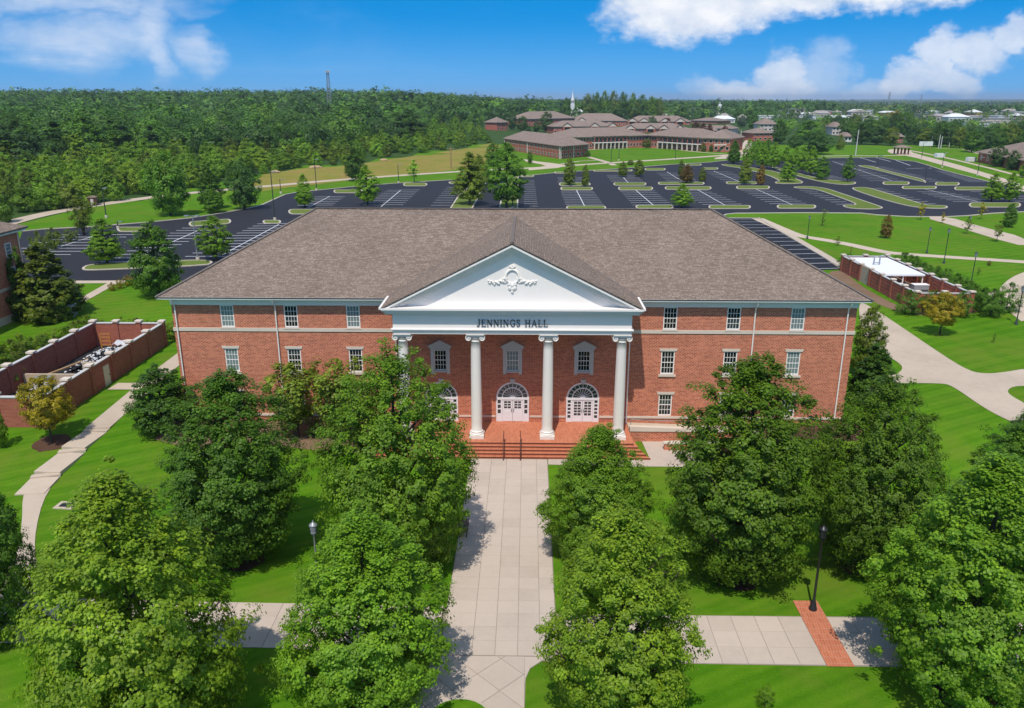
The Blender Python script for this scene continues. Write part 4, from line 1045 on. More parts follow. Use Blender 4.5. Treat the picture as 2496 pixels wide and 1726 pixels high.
# ramp to the terrace on the right
rp = tag(empty('access_ramp', (0, 0, 0)), 'brick access ramp with stone copings right of the brick terrace', 'ramp')
def slope_wall(x0, x1, y0, y1, z0a, zt0, zt1, mat, name, par):
    MB().add([(x0, y0, z0a), (x1, y0, z0a), (x1, y1, z0a), (x0, y1, z0a), (x0, y0, zt0), (x1, y0, zt1), (x1, y1, zt1), (x0, y1, zt0)],
             [(4, 5, 6, 7), (0, 1, 5, 4), (1, 2, 6, 5), (2, 3, 7, 6), (3, 0, 4, 7)]).build(name, M[mat], par)
slope_wall(10.56, 22.0, -2.05, -1.75, -.3, 1.32, .95, 'brick', 'parapet', rp); slope_wall(10.56, 22.1, -2.12, -1.68, 1.0, 1.46, 1.09, 'trim_stone', 'coping', rp)
slope_wall(10.56, 22.0, -1.75, -.02, -.3, 1.0, .7, 'path_concrete', 'ramp_floor', rp)
slope_wall(13.4, 22.0, -3.9, -3.6, -.3, .62, .62, 'brick', 'parapet', rp); slope_wall(13.3, 22.1, -3.97, -3.53, .62, .74, .74, 'trim_stone', 'coping', rp)
slope_wall(13.7, 22.0, -3.6, -2.07, -.3, .1, .6, 'path_concrete', 'ramp_floor', rp)
MB().tube([(10.7, -1.6, 1.95), (16, -1.6, 1.78), (16.1, -1.6, 1.3)], .03, 6).build('rail', M['grey_metal'], rp)
MB().tube([(10.7, -1.6, 1.0), (10.7, -1.6, 1.95)], .03, 6).build('rail_post', M['grey_metal'], rp)

# ------------------------------------------------------------------ generic brick block with hipped roof
def hip(m, x0, x1, y0, y1, z, rise_, o=.6, gable=None):
    x0 -= o; x1 += o; y0 -= o; y1 += o; w, d = x1 - x0, y1 - y0; k = min(w, d) / 2
    A, B, C, Dd = (x0, y0, z), (x1, y0, z), (x1, y1, z), (x0, y1, z)
    if w >= d: P, Q = (x0 + k, (y0 + y1) / 2, z + rise_), (x1 - k, (y0 + y1) / 2, z + rise_); fs = [(A, B, Q, P), (B, C, Q), (C, Dd, P, Q), (Dd, A, P)]
    else: P, Q = ((x0 + x1) / 2, y0 + k, z + rise_), ((x0 + x1) / 2, y1 - k, z + rise_); fs = [(A, B, P), (B, C, Q, P), (C, Dd, Q), (Dd, A, P, Q)]
    for f in fs: m.add(list(f), [tuple(range(len(f)))])
    for a, b in ((A, B), (B, C), (C, Dd), (Dd, A)): m.quad((a[0], a[1], a[2] - .25), (b[0], b[1], b[2] - .25), b, a)
    m.quad(*[(p[0], p[1], p[2] - .25) for p in (Dd, C, B, A)]); return m
def frame_of(pl, pr):
    d = pr - pl; return math.atan2(d.y, d.x), math.hypot(d.x, d.y)
fw_cache = {}
def far_window(parent, Mx, x, y, z, w, h, rz=0.0):
    k = (round(w, 2), round(h, 2))
    if k not in fw_cache:
        m = MB(); frame_ring(m, -w / 2, w / 2, 0, h, .09, -.07, .0); fw_cache[k] = (m.mesh('window', M['white_paint']), MB().box(-w / 2 + .09, w / 2 - .09, -.035, -.015, .1, h - .09).mesh('pane', M['glass_dark']))
    o = inst('window', fw_cache[k][0], parent); o.matrix_local = Mx @ Matrix.Translation((x, y, z)) @ Matrix.Rotation(rz, 4, 'Z')
    inst('pane', fw_cache[k][1], o); return o
def local(parent, Mx): return parent.matrix_basis.inverted() @ Mx
def block(parent, pl, pr, dep, h, rise_, wall='far_brick', roof='far_shingle', floors=2, nwin=0, over=.6, z=None):
    """brick block whose front runs from pl to pr, with hipped roof, fascia and windows"""
    rz, L = frame_of(pl, pr); zb = pl.z if z is None else z
    Mx = local(parent, Matrix.Translation((pl.x, pl.y, zb)) @ Matrix.Rotation(rz, 4, 'Z'))
    w = MB().box(0, L, 0, dep, -1.5, h).build('wall', M[wall], parent); w.matrix_local = Mx
    r_ = hip(MB(), 0, L, 0, dep, h + .02, rise_, over).build('roof', M[roof], parent); r_.matrix_local = Mx
    f_ = MB().box(-.25, L + .25, -.28, dep + .25, h - .5, h - .24).build('fascia', M['white_paint'], parent); f_.matrix_local = Mx
    for i in range(nwin):
        for j in range(floors):
            fh = h / floors; far_window(parent, Mx, L * (i + .5) / nwin, -.002, fh * j + fh * .28, min(2.0, L / nwin * .6), fh * .52)
    return w, Mx, L
# ------------------------------------------------------------------ neighbour building at the left edge
nb = tag(empty('brick_building', (-67.4, 38, 1)), 'brick building cut off by the left edge of the photo', 'building')
loc = lambda o, r_: setattr(o, 'matrix_local', r_.matrix_basis.inverted()) or o
loc(MB().box(-95, -67.4, 5, 38, 0, 12.6).build('wall', M['brick'], nb), nb)
loc(MB().box(-95, -67.32, 4.9, 38.08, 5.2, 5.6).build('belt_course', M['trim_stone'], nb), nb)
loc(MB().box(-95, -67.30, 4.9, 38.1, 0, 2.0).build('plinth', M['trim_stone'], nb), nb)
loc(hip(MB(), -95, -67.4, 5, 38, 12.9, 6, .9).build('roof', M['shingle'], nb), nb)
loc(MB().box(-95.5, -66.65, 4.4, 38.6, 12.42, 12.66).build('gutter', M['white_paint'], nb), nb)
loc(MB().tube([(-67.25, 37.5, 12.4), (-67.25, 37.5, 1)], .07, 8).build('downspout', M['white_paint'], nb), nb)
for y in (35.2, 29.5, 24):
    for z in (9.2, 6.0, 2.4):
        w_ = window(0, 0, 2.0, 'glass_mid', w=1.22, parent=nb); w_.matrix_local = nb.matrix_basis.inverted() @ Matrix.Translation((-67.4, y, z)) @ Matrix.Rotation(R(90), 4, 'Z') @ Matrix.Translation((0, -.1, 0))

# ------------------------------------------------------------------ walled yards
def yard_wall(root, a, b, h, n, groove=False, skip=(), ends=True):
    """brick wall a-b in n bays with piers, panels and stone copings"""
    a, b = Vector(a), Vector(b); d = (b - a); L = d.length; rz = math.atan2(d.y, d.x); z = 1.0
    for i in range(n):
        if i in skip: continue
        Mx = local(root, Matrix.Translation((a.x, a.y, z)) @ Matrix.Rotation(rz, 4, 'Z'))
        x0, x1 = L * i / n + .26, L * (i + 1) / n - .26
        if not groove: o = MB().box(x0, x1, -.14, .14, -.6, h).build('panel', M['wall_brick'], root); o.matrix_local = Mx
        else:
            nb_ = 5
            o = MB().box(x0, x1, -.10, .10, -.6, h).build('panel', M['wall_brick'], root); o.matrix_local = Mx
            for k in range(nb_):
                o = MB().box(x0, x1, -.17, .17, h * k / nb_ + .06, h * (k + 1) / nb_ - .07).build('course', M['wall_brick'], root); o.matrix_local = Mx
        o = MB().box(x0, x1, -.2, .2, h, h + .1).build('coping', M['grey_stone'], root); o.matrix_local = Mx
    for i in range(n + 1) if ends else range(1, n):
        Mx = local(root, Matrix.Translation((a.x, a.y, z)) @ Matrix.Rotation(rz, 4, 'Z') @ Matrix.Translation((L * i / n, 0, 0)))
        o = MB().box(-.27, .27, -.27, .27, -.6, h + .22).build('pier', M['wall_brick'], root); o.matrix_local = Mx
        o = MB().box(-.38, .38, -.38, .38, h + .22, h + .4).build('pier_cap', M['trim_stone'], root); o.matrix_local = Mx
ly = tag(empty('walled_yard', (-46.4, -1.9, 1)), 'long brick yard wall with stone capped piers beside the stepped path', 'wall')
XR, XL, YN, YF, HH = -42.3, -50.6, -1.9, 22.9, 2.75
yard_wall(ly, (XR, YN), (XR, YF), HH, 6); yard_wall(ly, (XL, YF), (XL, YN), HH, 6); yard_wall(ly, (XL, YN), (XR, YN), HH, 2, ends=False); yard_wall(ly, (XR, YF), (XL, YF), HH, 3, ends=False)
pd = onx = None
def on_x(px, py, X): r = ray(px, py); t = (X - CAM[0]) / r[0]; return Vector(CAM + r * t)
dp = on_x(*z5(745, 740), XR)
o = MB().box(XR + .141, XR + .2, dp.y - .55, dp.y + .55, 1.0, 3.15).build('yard_door', M['cream_door'], ly); loc(o, ly)
k_ = MB().box(XR + .2, XR + .26, dp.y + .3, dp.y + .42, 2.0, 2.1).build('handle', M['dark_metal'], o)
o = MB().box(XL + .2, XR - .2, 8.2, 8.5, .5, 2.4).build('cross_wall', M['tan_wall'], ly); loc(o, ly)
o = MB().box(XR - 3.2, XR - .2, 10.6, 10.9, .5, 2.9).build('cross_wall', M['tan_wall'], ly); loc(o, ly)
tag(drape([(XL + .2, YN + .2), (XR - .2, YN + .2), (XR - .2, YF - .2), (XL + .2, YF - .2)], 0.03, M['black_stone'], 'yard_floor'), kind='structure')
def pebbles(name, x0, x1, y0, y1, z, n, r, mat, seed, hill=0.0):
    rg = random.Random(seed); m = MB()
    for i in range(n):
        x, y = rg.uniform(x0, x1), rg.uniform(y0, y1); u = (x - x0) / (x1 - x0) * 2 - 1; v = (y - y0) / (y1 - y0) * 2 - 1
        q = r * rg.uniform(.5, 1.3); m.blob((x, y, z + hill * max(0, 1 - u * u) * max(0, 1 - v * v) + q * .3), (q, q * rg.uniform(.7, 1.2), q * .6), i, 6, 4, .2)
    return m.build(name, M[mat], None, kind='stuff')
pebbles('gravel', XL + 1.8, XR - .5, 11.4, 21, 1.0, 520, .22, 'black_stone', 1, 1.2)
pebbles('gravel', XL + 1.8, XR - .5, 11.4, 21, 1.12, 300, .14, 'white_stone', 2, 1.3)
pebbles('gravel', XL + .5, XR - 3.4, -1.4, 7.8, 1.0, 360, .2, 'black_stone', 3, .5)
pebbles('gravel', XL + .5, XR - 3.4, -1.4, 7.8, 1.06, 110, .12, 'white_stone', 4, .55)
u_ = tag(empty('cooling_unit', (-47.6, 7.0, 1.2)), 'pale grey cooling unit inside the walled yard behind the yellow tree', 'cooling unit')
MB().box(-.8, .8, -.5, .5, 0, 1.35).build('casing', M['grey_metal'], u_); MB().lathe([(.42, 1.352), (.42, 1.42), (.34, 1.43)], 16).build('fan_ring', M['dark_metal'], u_)
for k in range(6): MB().box(-.72, .72, -.53, -.502, .15 + .18 * k, .25 + .18 * k).build('louvre', M['white_paint'], u_)
u_ = tag(empty('timber_frame', (-48.6, 21.4, 1.0)), 'orange wooden frame standing against the back wall of the walled yard', 'frame')
for x in (-.55, .55): MB().box(x - .06, x + .06, -.06, .06, 0, 1.9).build('post', M['orange_paint'], u_)
for z in (.5, 1.0, 1.45, 1.85): MB().box(-.49, .49, -.04, .04, z - .06, z + .06).build('rail', M['orange_paint'], u_)
u_ = tag(empty('sheet_pile', (-45.0, 19.6, 1.9)), 'pale plastic sheeting lying on the gravel heap in the walled yard', 'sheeting')
mm = MB(); rg = random.Random(8); nx_, ny_ = 9, 7
gv = [(-1.5 + 3 * i / (nx_ - 1), -1 + 2 * j / (ny_ - 1), .5 + rg.uniform(-.16, .16)) for j in range(ny_) for i in range(nx_)]
mm.add(gv, [(j * nx_ + i, j * nx_ + i + 1, (j + 1) * nx_ + i + 1, (j + 1) * nx_ + i) for j in range(ny_ - 1) for i in range(nx_ - 1)], True); mm.build('sheet', M['white_stone'], u_)
tb = tag(MB().bar((-49.6, 10.2, 1.5), (-46.5, 16.5, 2.0), .3, .12).build('timber_beam', M['timber']), 'long timber beam lying along the inside of the walled yard', 'beam')
ry = tag(empty('fenced_yard', (59.3, 41, 1)), 'brick yard wall with grooved panels right of the hall', 'wall')
X0, X1, Y0, Y1, H2 = 55.6, 63.1, 41.2, 68.6, 2.55
yard_wall(ry, (X0, Y1), (X0, Y0), H2, 7, True, (2,)); yard_wall(ry, (X1, Y0), (X1, Y1), H2, 7, True); yard_wall(ry, (X0, Y0), (X1, Y0), H2, 2, True, ends=False); yard_wall(ry, (X1, Y1), (X0, Y1), H2, 2, True, ends=False)
o = MB().box(X0 - .12, X0 + .12, Y1 - (Y1 - Y0) * 3 / 7 + .3, Y1 - (Y1 - Y0) * 2 / 7 - .3, .6, 3.7).build('gate', M['tan_wall'], ry); loc(o, ry)
tag(drape([(X0, Y0), (X1, Y0), (X1, Y1), (X0, Y1)], 0.03, M['path_concrete'], 'yard_floor'), kind='structure')
u_ = tag(empty('plant_shelter', (59.3, 60.2, 1)), 'low shelter with flat white roof inside the grooved brick yard', 'shelter')
MB().box(-3.2, 3.2, -6.6, 7.2, 2.35, 2.6).build('roof_deck', M['white_roof'], u_)
for x in (-3.0, 0, 3.0):
    for y in (-6.3, 0, 6.9): MB().box(x - .08, x + .08, y - .08, y + .08, 0, 2.35).build('post', M['white_paint'], u_)
for x, y, hh in ((-1.6, 1.0, 1.3), (-.7, 1.0, 1.5)): MB().tube([(x, y, 2.6), (x, y, 2.6 + hh), (x + .5, y, 2.6 + hh)], .12, 8).build('vent_pipe', M['grey_metal'], u_)
MB().box(-1.4, -.9, .9, 1.1, 2.9, 3.0).build('pipe_brace', M['grey_metal'], u_)
for k, (x, y, w_, h_) in enumerate(((-1.8, -8.5, 1.8, 1.5), (1.2, -9.5, 2.2, 1.7), (.6, -13.5, 1.6, 1.0))):
    q = tag(empty('equipment_cabinet', (59.3 + x, 60.2 + y, 1)), ('tall grey equipment cabinet under the front edge of the white roof', 'broad grey equipment cabinet beside the inner wall of the grooved yard', 'low grey equipment cabinet near the front wall of the grooved yard')[k], 'cabinet')
    MB().box(-w_ / 2, w_ / 2, -.6, .6, 0, h_).build('casing', M['grey_metal'], q); MB().box(-w_ / 2 - .05, w_ / 2 + .05, -.65, .65, h_, h_ + .06).build('lid', M['white_paint'], q)
    for s in range(3): MB().box(-w_ / 2 + .12, w_ / 2 - .12, -.63, -.602, .25 + s * .3, .4 + s * .3).build('vent', M['dark_metal'], q)
# transformer box on the left lawn
p = G(*z5(465, 258)); q = tag(empty('transformer_box', p, R(8)), 'pale metal transformer box on the lawn beside the left building', 'utility box')
MB().box(-1.1, 1.1, -.8, .8, .12, 1.5).build('casing', M['white_stone'], q); MB().box(-1.2, 1.2, -.9, .9, 0, .12).build('base', M['kerb_concrete'], q)
MB().add([(-1.15, -.85, 1.5), (1.15, -.85, 1.5), (1.15, .85, 1.62), (-1.15, .85, 1.62), (-1.15, .85, 1.5), (1.15, .85, 1.5)], [(0, 1, 2, 3), (0, 3, 4), (1, 5, 2), (3, 2, 5, 4)]).build('lid', M['white_roof'], q)
for x in (-.55, .55): MB().box(x - .45, x + .45, -.83, -.802, .25, 1.35).build('panel_door', M['grey_metal'], q)
# drain cover on the lawn, bench, lamps
p = G(*D(150, 1140)); q = tag(empty('drain_cover', (p.x, p.y, p.z), R(-4)), 'square concrete drain cover sunk in the left lawn', 'drain cover')
MB().box(-.75, .75, -.55, .55, -.2, .07).build('surround', M['path_concrete'], q); MB().box(-.45, .45, -.3, .3, .07, .09).build('grate', M['dark_metal'], q)
def bench(loc_, rz, label):
    b = tag(empty('bench', loc_, rz), label, 'bench')
    for k in range(5): MB().box(-.95, .95, -.25 + .11 * k, -.16 + .11 * k, .43, .47).build('seat_slat', M['dark_metal'], b)
    for k in range(4): MB().box(-.95, .95, .32 + .02 * k, .36 + .02 * k, .52 + .12 * k, .62 + .12 * k).build('back_slat', M['dark_metal'], b)
    for x in (-.85, 0, .85):
        for y in (-.2, .3): MB().box(x - .03, x + .03, y - .03, y + .03, 0, .43).build('leg', M['dark_metal'], b)
        MB().bar((x, .36, .43), (x, .44, 1.02), .05, .05, (1, 0, 0)).build('back_post', M['dark_metal'], b)
    for x in (-.92, .92): MB().tube([(x, -.26, .44), (x, -.26, .66), (x, .36, .68)], .025, 6).build('armrest', M['dark_metal'], b)
pb = G(*zf(1272, 500)); bench((-3.0, pb.y, .045), R(90), 'black slatted metal bench on the edge of the front walk')
def lantern_lamp(p, h, label, metal='dark_metal', group=None, globe='lamp_glass'):
    l = tag(empty('lamp_post', p), label, 'street lamp', group)
    MB().lathe([(.24, 0), (.24, .12), (.2, .2), (.15, .5), (.12, .58), (.09, .7), (.075, .75), (.06, h - .95), (.085, h - .92), (.085, h - .86), (.05, h - .8)], 14).build('pole', M[metal], l)
    MB().lathe([(.1, h - .8), (.21, h - .74), (.16, h - .68), (.19, h - .55), (.22, h - .35), (.2, h - .22)], 14).build('lamp_globe', M[globe], l)
    MB().lathe([(.26, h - .22), (.24, h - .16), (.1, h - .06), (.05, h), (.02, h + .12)], 14).build('lamp_cap', M[metal], l)
    return l
def lamp_px(b, t, label, kind='lantern', group='lamp posts on the lawns'):
    p = G(*b); h = rise(p, t[1])
    if kind == 'lantern': return lantern_lamp(p, h, label, 'green_metal', group)
    l = tag(empty('light_pole', p), label, 'light pole', group)
    MB().lathe([(.35, 0), (.35, .6), (.3, .7)], 12).build('footing', M['kerb_concrete'], l)
    MB().tube([(0, 0, .6), (0, 0, h)], [.14, .1], 8).build('pole', M['green_metal' if kind == 'single' else 'grey_metal'], l)
    for s in ((1,) if kind == 'single' else (-1, 1)):
        MB().bar((0, 0, h - .15), (s * .6, -.25, h - .05), .09, .09).build('arm', M['grey_metal'], l)
        MB().cbox((s * .95, -.4, h - .02), .75, .5, .2).build('lamp_head', M['grey_metal'], l)
    return l
lb = G(*zr(397, 1070)); lb.z = .05; lantern_lamp(lb, rise(lb, zr(457, 610)[1]) * .98, 'tall black lantern lamp post standing on the brick strip', globe='dark_metal')
la = PZ(764, 1290, 4.4); lantern_lamp((la.x, la.y, 0), 4.9, 'grey globe lamp post rising left of the leafy tree beside the walk', 'grey_metal')
lamp_px(z8(50, 235), z8(63, 72), 'green lantern lamp by the path beside the side car park')
lamp_px(z8(880, 335), z8(912, 152), 'thin green lamp post, left of the close pair on the mown lawn')
lamp_px(z8(998, 405), z8(1030, 162), 'thin green lamp post, right of the close pair on the mown lawn')
lamp_px(z8(1185, 560), z8(1213, 325), 'green lantern lamp behind the hedge of the grooved brick yard')
lamp_px(z8(1500, 830), z8(1560, 560), 'lamp post with concrete foot by the curved drive at the right edge')
lamp_px(z4(1890, 1110), z4(1897, 1008), 'green lantern lamp beside the wide path to the car park')
lamp_px(zl(1550, 447), zl(1488, 20), 'tall double light pole on the kerbed island left of the hall roof', 'double', 'car park light poles')
lamp_px(zo1(797, 1078), zo1(763, 853), 'tall light pole on the grass strip left of the car park', 'single', 'car park light poles')
lamp_px(z2(262, 1330), z2(240, 885), 'tall light pole rising in front of the golden field', 'single', 'car park light poles')
lamp_px(z2(316, 1088), z2(305, 955), 'short light pole at the bend of the car park kerb', 'single', 'car park light poles')
lamp_px(z2(640, 1060), z2(628, 775), 'light pole in front of the pale hay bales', 'single', 'car park light poles')
lamp_px(z2(1384, 993), z2(1372, 822), 'light pole beside the bright young tree at the field edge', 'single', 'car park light poles')
lamp_px(z3(190, 1062), z3(185, 800), 'pale light pole, left of the pair just above the ridge of the hall', 'single', 'car park light poles')
lamp_px(z3(240, 1066), z3(238, 850), 'pale light pole, right of the pair just above the ridge of the hall', 'single', 'car park light poles')
lamp_px(z3(1065, 690), z3(1062, 545), 'left light pole on the lawn of the crescent building', 'single', 'car park light poles')
lamp_px(z3(1130, 660), z3(1128, 560), 'second light pole on the lawn of the crescent building', 'single', 'car park light poles')
lamp_px(z3(1605, 655), z3(1605, 540), 'third light pole on the lawn of the crescent building', 'single', 'car park light poles')
lamp_px(z4(1200, 655), z4(1200, 555), 'dark light pole on the long diagonal island', 'single', 'car park light poles')
lamp_px(z4(1560, 760), z4(1575, 648), 'dark light pole at the near tip of the diagonal island', 'single', 'car park light poles')
lamp_px(z4(1690, 645), z4(1695, 532), 'light pole beside the white storage tank', 'single', 'car park light poles')
lamp_px(z4(1955, 705), z4(1965, 568), 'light pole in front of the low grey roofed building', 'single', 'car park light poles')
lamp_px(z4(1535, 575), z4(1537, 455), 'light pole next to the open shelter', 'single', 'car park light poles')
lamp_px(zl(802, 148), zl(800, 75), 'small light pole at the kerb behind the left car park', 'single', 'car park light poles')
def pole(b, t, label, cross=False):
    p = G(*b); h = rise(p, t[1]); l = tag(empty('utility_pole', p), label, 'utility pole', 'utility poles')
    MB().tube([(0, 0, -.3), (0, 0, h)], [.3, .2], 8).build('pole', M['timber' if cross else 'grey_stone'], l)
    if cross: MB().box(-1.6, 1.6, -.1, .1, h - .9, h - .65).build('crossarm', M['timber'], l)
pole(z2(1860, 862), z2(1857, 665), 'brown utility pole with crossarm in the golden field', True)
pole(z4(1036, 560), z4(1042, 360), 'pale utility pole at the far edge of the big car park')
pole(z4(168, 458), z4(175, 360), 'pale utility pole behind the end of the crescent building')
pole(zu(985, 805), zu(1005, 655), 'leaning pale utility pole, leftmost of the group by the tree belt')
pole(zu(1090, 830), zu(1118, 632), 'tallest pale utility pole of the group by the tree belt')
pole(zu(1122, 830), zu(1140, 655), 'pale utility pole, rightmost of the close pair by the tree belt')
pole(zu(1240, 812), zu(1255, 745), 'short pale utility pole before the dark tree belt')

# ------------------------------------------------------------------ crescent building and halls behind
cr = tag(empty('crescent_building', G(*z3(1350, 548))), 'long low brick crescent building around the far lawn', 'building')
GZ = lambda p: G(*z3(*p))
def wing(a, b, dep, h, rs, nw, **k): return block(cr, GZ(a), GZ(b), dep, h, rs, nwin=nw, **k)
def skew_wing(p1, p0, p2, h, rs, n1, n2):
    """wing seen on its corner p0: long side p0-p1, end p0-p2"""
    p3 = p1 + (p2 - p0); q = [p1, p0, p2, p3]; z = p0.z; m = MB().prism([(p.x, p.y) for p in q], z - 1.5, z + h); o = m.build('wall', M['far_brick'], cr); o.matrix_local = local(cr, Matrix.Identity(4))
    c = (p1 + p2) / 2; e = [Vector((c.x + (p.x - c.x) * 1.05, c.y + (p.y - c.y) * 1.05, z + h)) for p in q]
    ra, rb = (e[1] + e[2]) / 2, (e[0] + e[3]) / 2; d = rb - ra; ra, rb = ra + d * .14, rb - d * .14; ra.z += rs; rb.z += rs
    m = MB(); m.quad(e[0], e[1], ra, rb); m.tri(e[1], e[2], ra); m.quad(e[2], e[3], rb, ra); m.tri(e[3], e[0], rb)
    for i in range(4):
        a_, b_ = e[i], e[(i + 1) % 4]; dn = Vector((0, 0, .35)); m.quad(a_ - dn, b_ - dn, b_, a_)
    o = m.build('roof', M['far_shingle'], cr); o.matrix_local = local(cr, Matrix.Identity(4))
    for a_, b_, n in ((p1, p0, n1), (p0, p2, n2)):
        rz, L = frame_of(a_, b_); Mx = local(cr, Matrix.Translation((a_.x, a_.y, z)) @ Matrix.Rotation(rz, 4, 'Z'))
        for i in range(n):
            for j in range(2): far_window(cr, Mx, L * (i + .5) / n, -.002, .9 + 3.0 * j, min(1.8, L / n * .55), 1.5)
        for f_ in (.0, .45, .985):
            o = MB().box(L * f_, L * f_ + .7, -.25, -.01, 0, h - .4).build('pilaster', M['trim_stone'], cr); o.matrix_local = Mx
skew_wing(GZ((172, 562)), GZ((640, 647)), GZ((868, 624)), 6.3, 4.2, 20, 7)
w1_, M1, L1 = wing((690, 572), (1370, 548), 24, 7.2, 4.6, 26, over=1.2)
w2_, M2, L2 = wing((1360, 548), (1830, 582), 24, 7.2, 4.6, 20, over=1.2); wing((1830, 582), (2062, 590), 24, 7.4, 4.4, 5, over=1.0)
for Mx, xa, xb in ((M1, L1 * .30, L1 * .70), (M2, L2 * .28, L2 * .98)):
    o = MB().box(xa, xb, -3.2, -.05, 3.5, 3.95).build('balcony', M['white_paint'], cr); o.matrix_local = Mx
    o = MB().box(xa, xb, -3.6, .0, 7.22, 7.5).build('porch_roof', M['far_shingle'], cr); o.matrix_local = Mx
    n = 9
    for i in range(n):
        x = xa + (xb - xa) * (i + .02) / (n - 1.0 + .04); o = MB().box(x - .3, x + .3, -3.15, -2.55, 0, 3.5).build('column', M['trim_stone'], cr); o.matrix_local = Mx
        o = MB().box(x - .2, x + .2, -3.1, -2.7, 3.95, 7.2).build('column', M['far_brick'], cr); o.matrix_local = Mx
    o = MB().box(xa, xb, -.06, -.01, 4.0, 7.1).build('dark_glazing', M['glass_mid'], cr); o.matrix_local = Mx
for a, s_ in (((1990, 588), 1),):
    o = MB().box(-4.5, 4.5, -.6, -.1, 3.6, 4.3).build('sign_band', M['trim_stone'], cr); o.matrix_local = local(cr, Matrix.Translation(GZ(a)) @ Matrix.Rotation(R(18 if a[0] < 1000 else 2), 4, 'Z') @ Matrix.Translation((0, -.4, 0)))
def hall_far(a, b, py_eave, py_ridge, dep, label, nw, floors=2, gables=(), wall='far_brick', name='brick_hall'):
    """a hall seen from the front; heights read off the photograph"""
    pl, pr = G(*a), G(*b); h = max(3.0, rise(pl, py_eave)); pm = pl.copy(); pm.y += dep / 2
    rs = max(1.5, rise(pm, py_ridge) - h + pl.z - pm.z + (pm.z - pl.z))
    rt_ = tag(empty(name, pl), label, 'building'); w, Mx, L = block(rt_, pl, pr, dep, h, min(rs, 9.0), nwin=nw, floors=floors, over=.9, wall=wall)
    for gx in gables:
        gw = L * .09; x = L * gx; o = MB(); o.add([(x - gw, -1.2, h - .2), (x + gw, -1.2, h - .2), (x, -1.2, h + gw * .62), (x - gw, dep * .3, h - .2), (x + gw, dep * .3, h - .2), (x, dep * .42, h + gw * .62)], [(0, 2, 5, 3), (2, 1, 4, 5)])
        o = o.build('gable_roof', M['far_shingle'], rt_); o.matrix_local = Mx
        o = MB().box(x - gw * .8, x + gw * .8, -1.0, .05, -1, h - .25).build('bay', M[wall], rt_); o.matrix_local = Mx
        o = MB().add([(x - gw * .8, -1.0, h - .25), (x + gw * .8, -1.0, h - .25), (x, -1.0, h + gw * .45)], [(0, 1, 2)]).build('gable', M['trim_stone'], rt_); o.matrix_local = Mx
        o = MB().box(x - gw * .5, x + gw * .5, -1.06, -1.0, .4, h * .9).build('glazing', M['glass_dark'], rt_); o.matrix_local = Mx
    return rt_
Y3 = lambda y: 200 + y / 3.445
hall_far(z3(580, 432), z3(1100, 430), Y3(375), Y3(325), 24, 'brick hall with dark gabled bays behind the left of the crescent building', 14, gables=(.22, .66, .95))
hall_far(z3(1160, 425), z3(1720, 425), Y3(392), Y3(345), 24, 'brick hall with low gables behind the middle of the crescent building', 16, gables=(.12, .42, .62, .86))
hall_far(z3(1720, 440), z3(2085, 448), Y3(405), Y3(360), 22, 'brick hall behind the dark red trees at the end of the crescent', 10)
hall_far(z3(365, 372), z3(760, 370), Y3(310), Y3(248), 30, 'large brick hall with grey roof partly behind a round tree', 12)
hall_far(z3(700, 365), z3(1190, 372), Y3(325), Y3(262), 32, 'largest grey hipped roof among the far halls', 14, gables=(.02, .25))
hall_far(z3(1180, 358), z3(1730, 362), Y3(330), Y3(282), 28, 'far hall with four small gables behind the low hall', 14, gables=(.12, .3, .62, .85))
hall_far(z3(1730, 345), z3(1960, 352), Y3(330), Y3(296), 26, 'far grey roofed hall right of the gabled halls', 8)
hall_far(z3(108, 408), z3(200, 406), Y3(340), Y3(295), 14, 'small brick house at the wood edge left of the halls', 3, name='brick_house')
Y4 = lambda y: 200 + y / 3.094
hall_far(z4(262, 445), z4(412, 443), Y4(385), Y4(345), 16, 'red brick house behind the row of young lot trees', 4, name='brick_house')
hall_far(z4(310, 372), z4(440, 372), Y4(318), Y4(270), 18, 'grey roofed house above the red brick house', 4, name='house', wall='town_wall')
hall_far(z4(-10, 405), z4(100, 408), Y4(350), Y4(320), 16, 'tan house with grey roof beside the dark red tree', 3, name='house', wall='town_wall')
hall_far(z4(858, 400), z4(935, 400), Y4(338), Y4(300), 14, 'tan house with pointed roof right of the big dark tree', 3, name='house', wall='town_wall')
hall_far(z4(950, 452), z4(1005, 452), Y4(410), Y4(378), 12, 'small white walled house beside the big dark tree', 2, 1, name='house', wall='town_white')
hall_far(z4(1340, 460), z4(1392, 460), Y4(412), Y4(382), 11, 'small brick house peeping out of the tree belt', 2, name='brick_house')
pl_, pr_ = G(*z4(1955, 602)), G(*z4(2480, 715)); rb = tag(empty('low_building', pl_), 'low brick building with broad grey roof at the right edge', 'building')
block(rb, pl_, pr_, 34, 4.6, 6.5, nwin=9, floors=1, over=1.2)
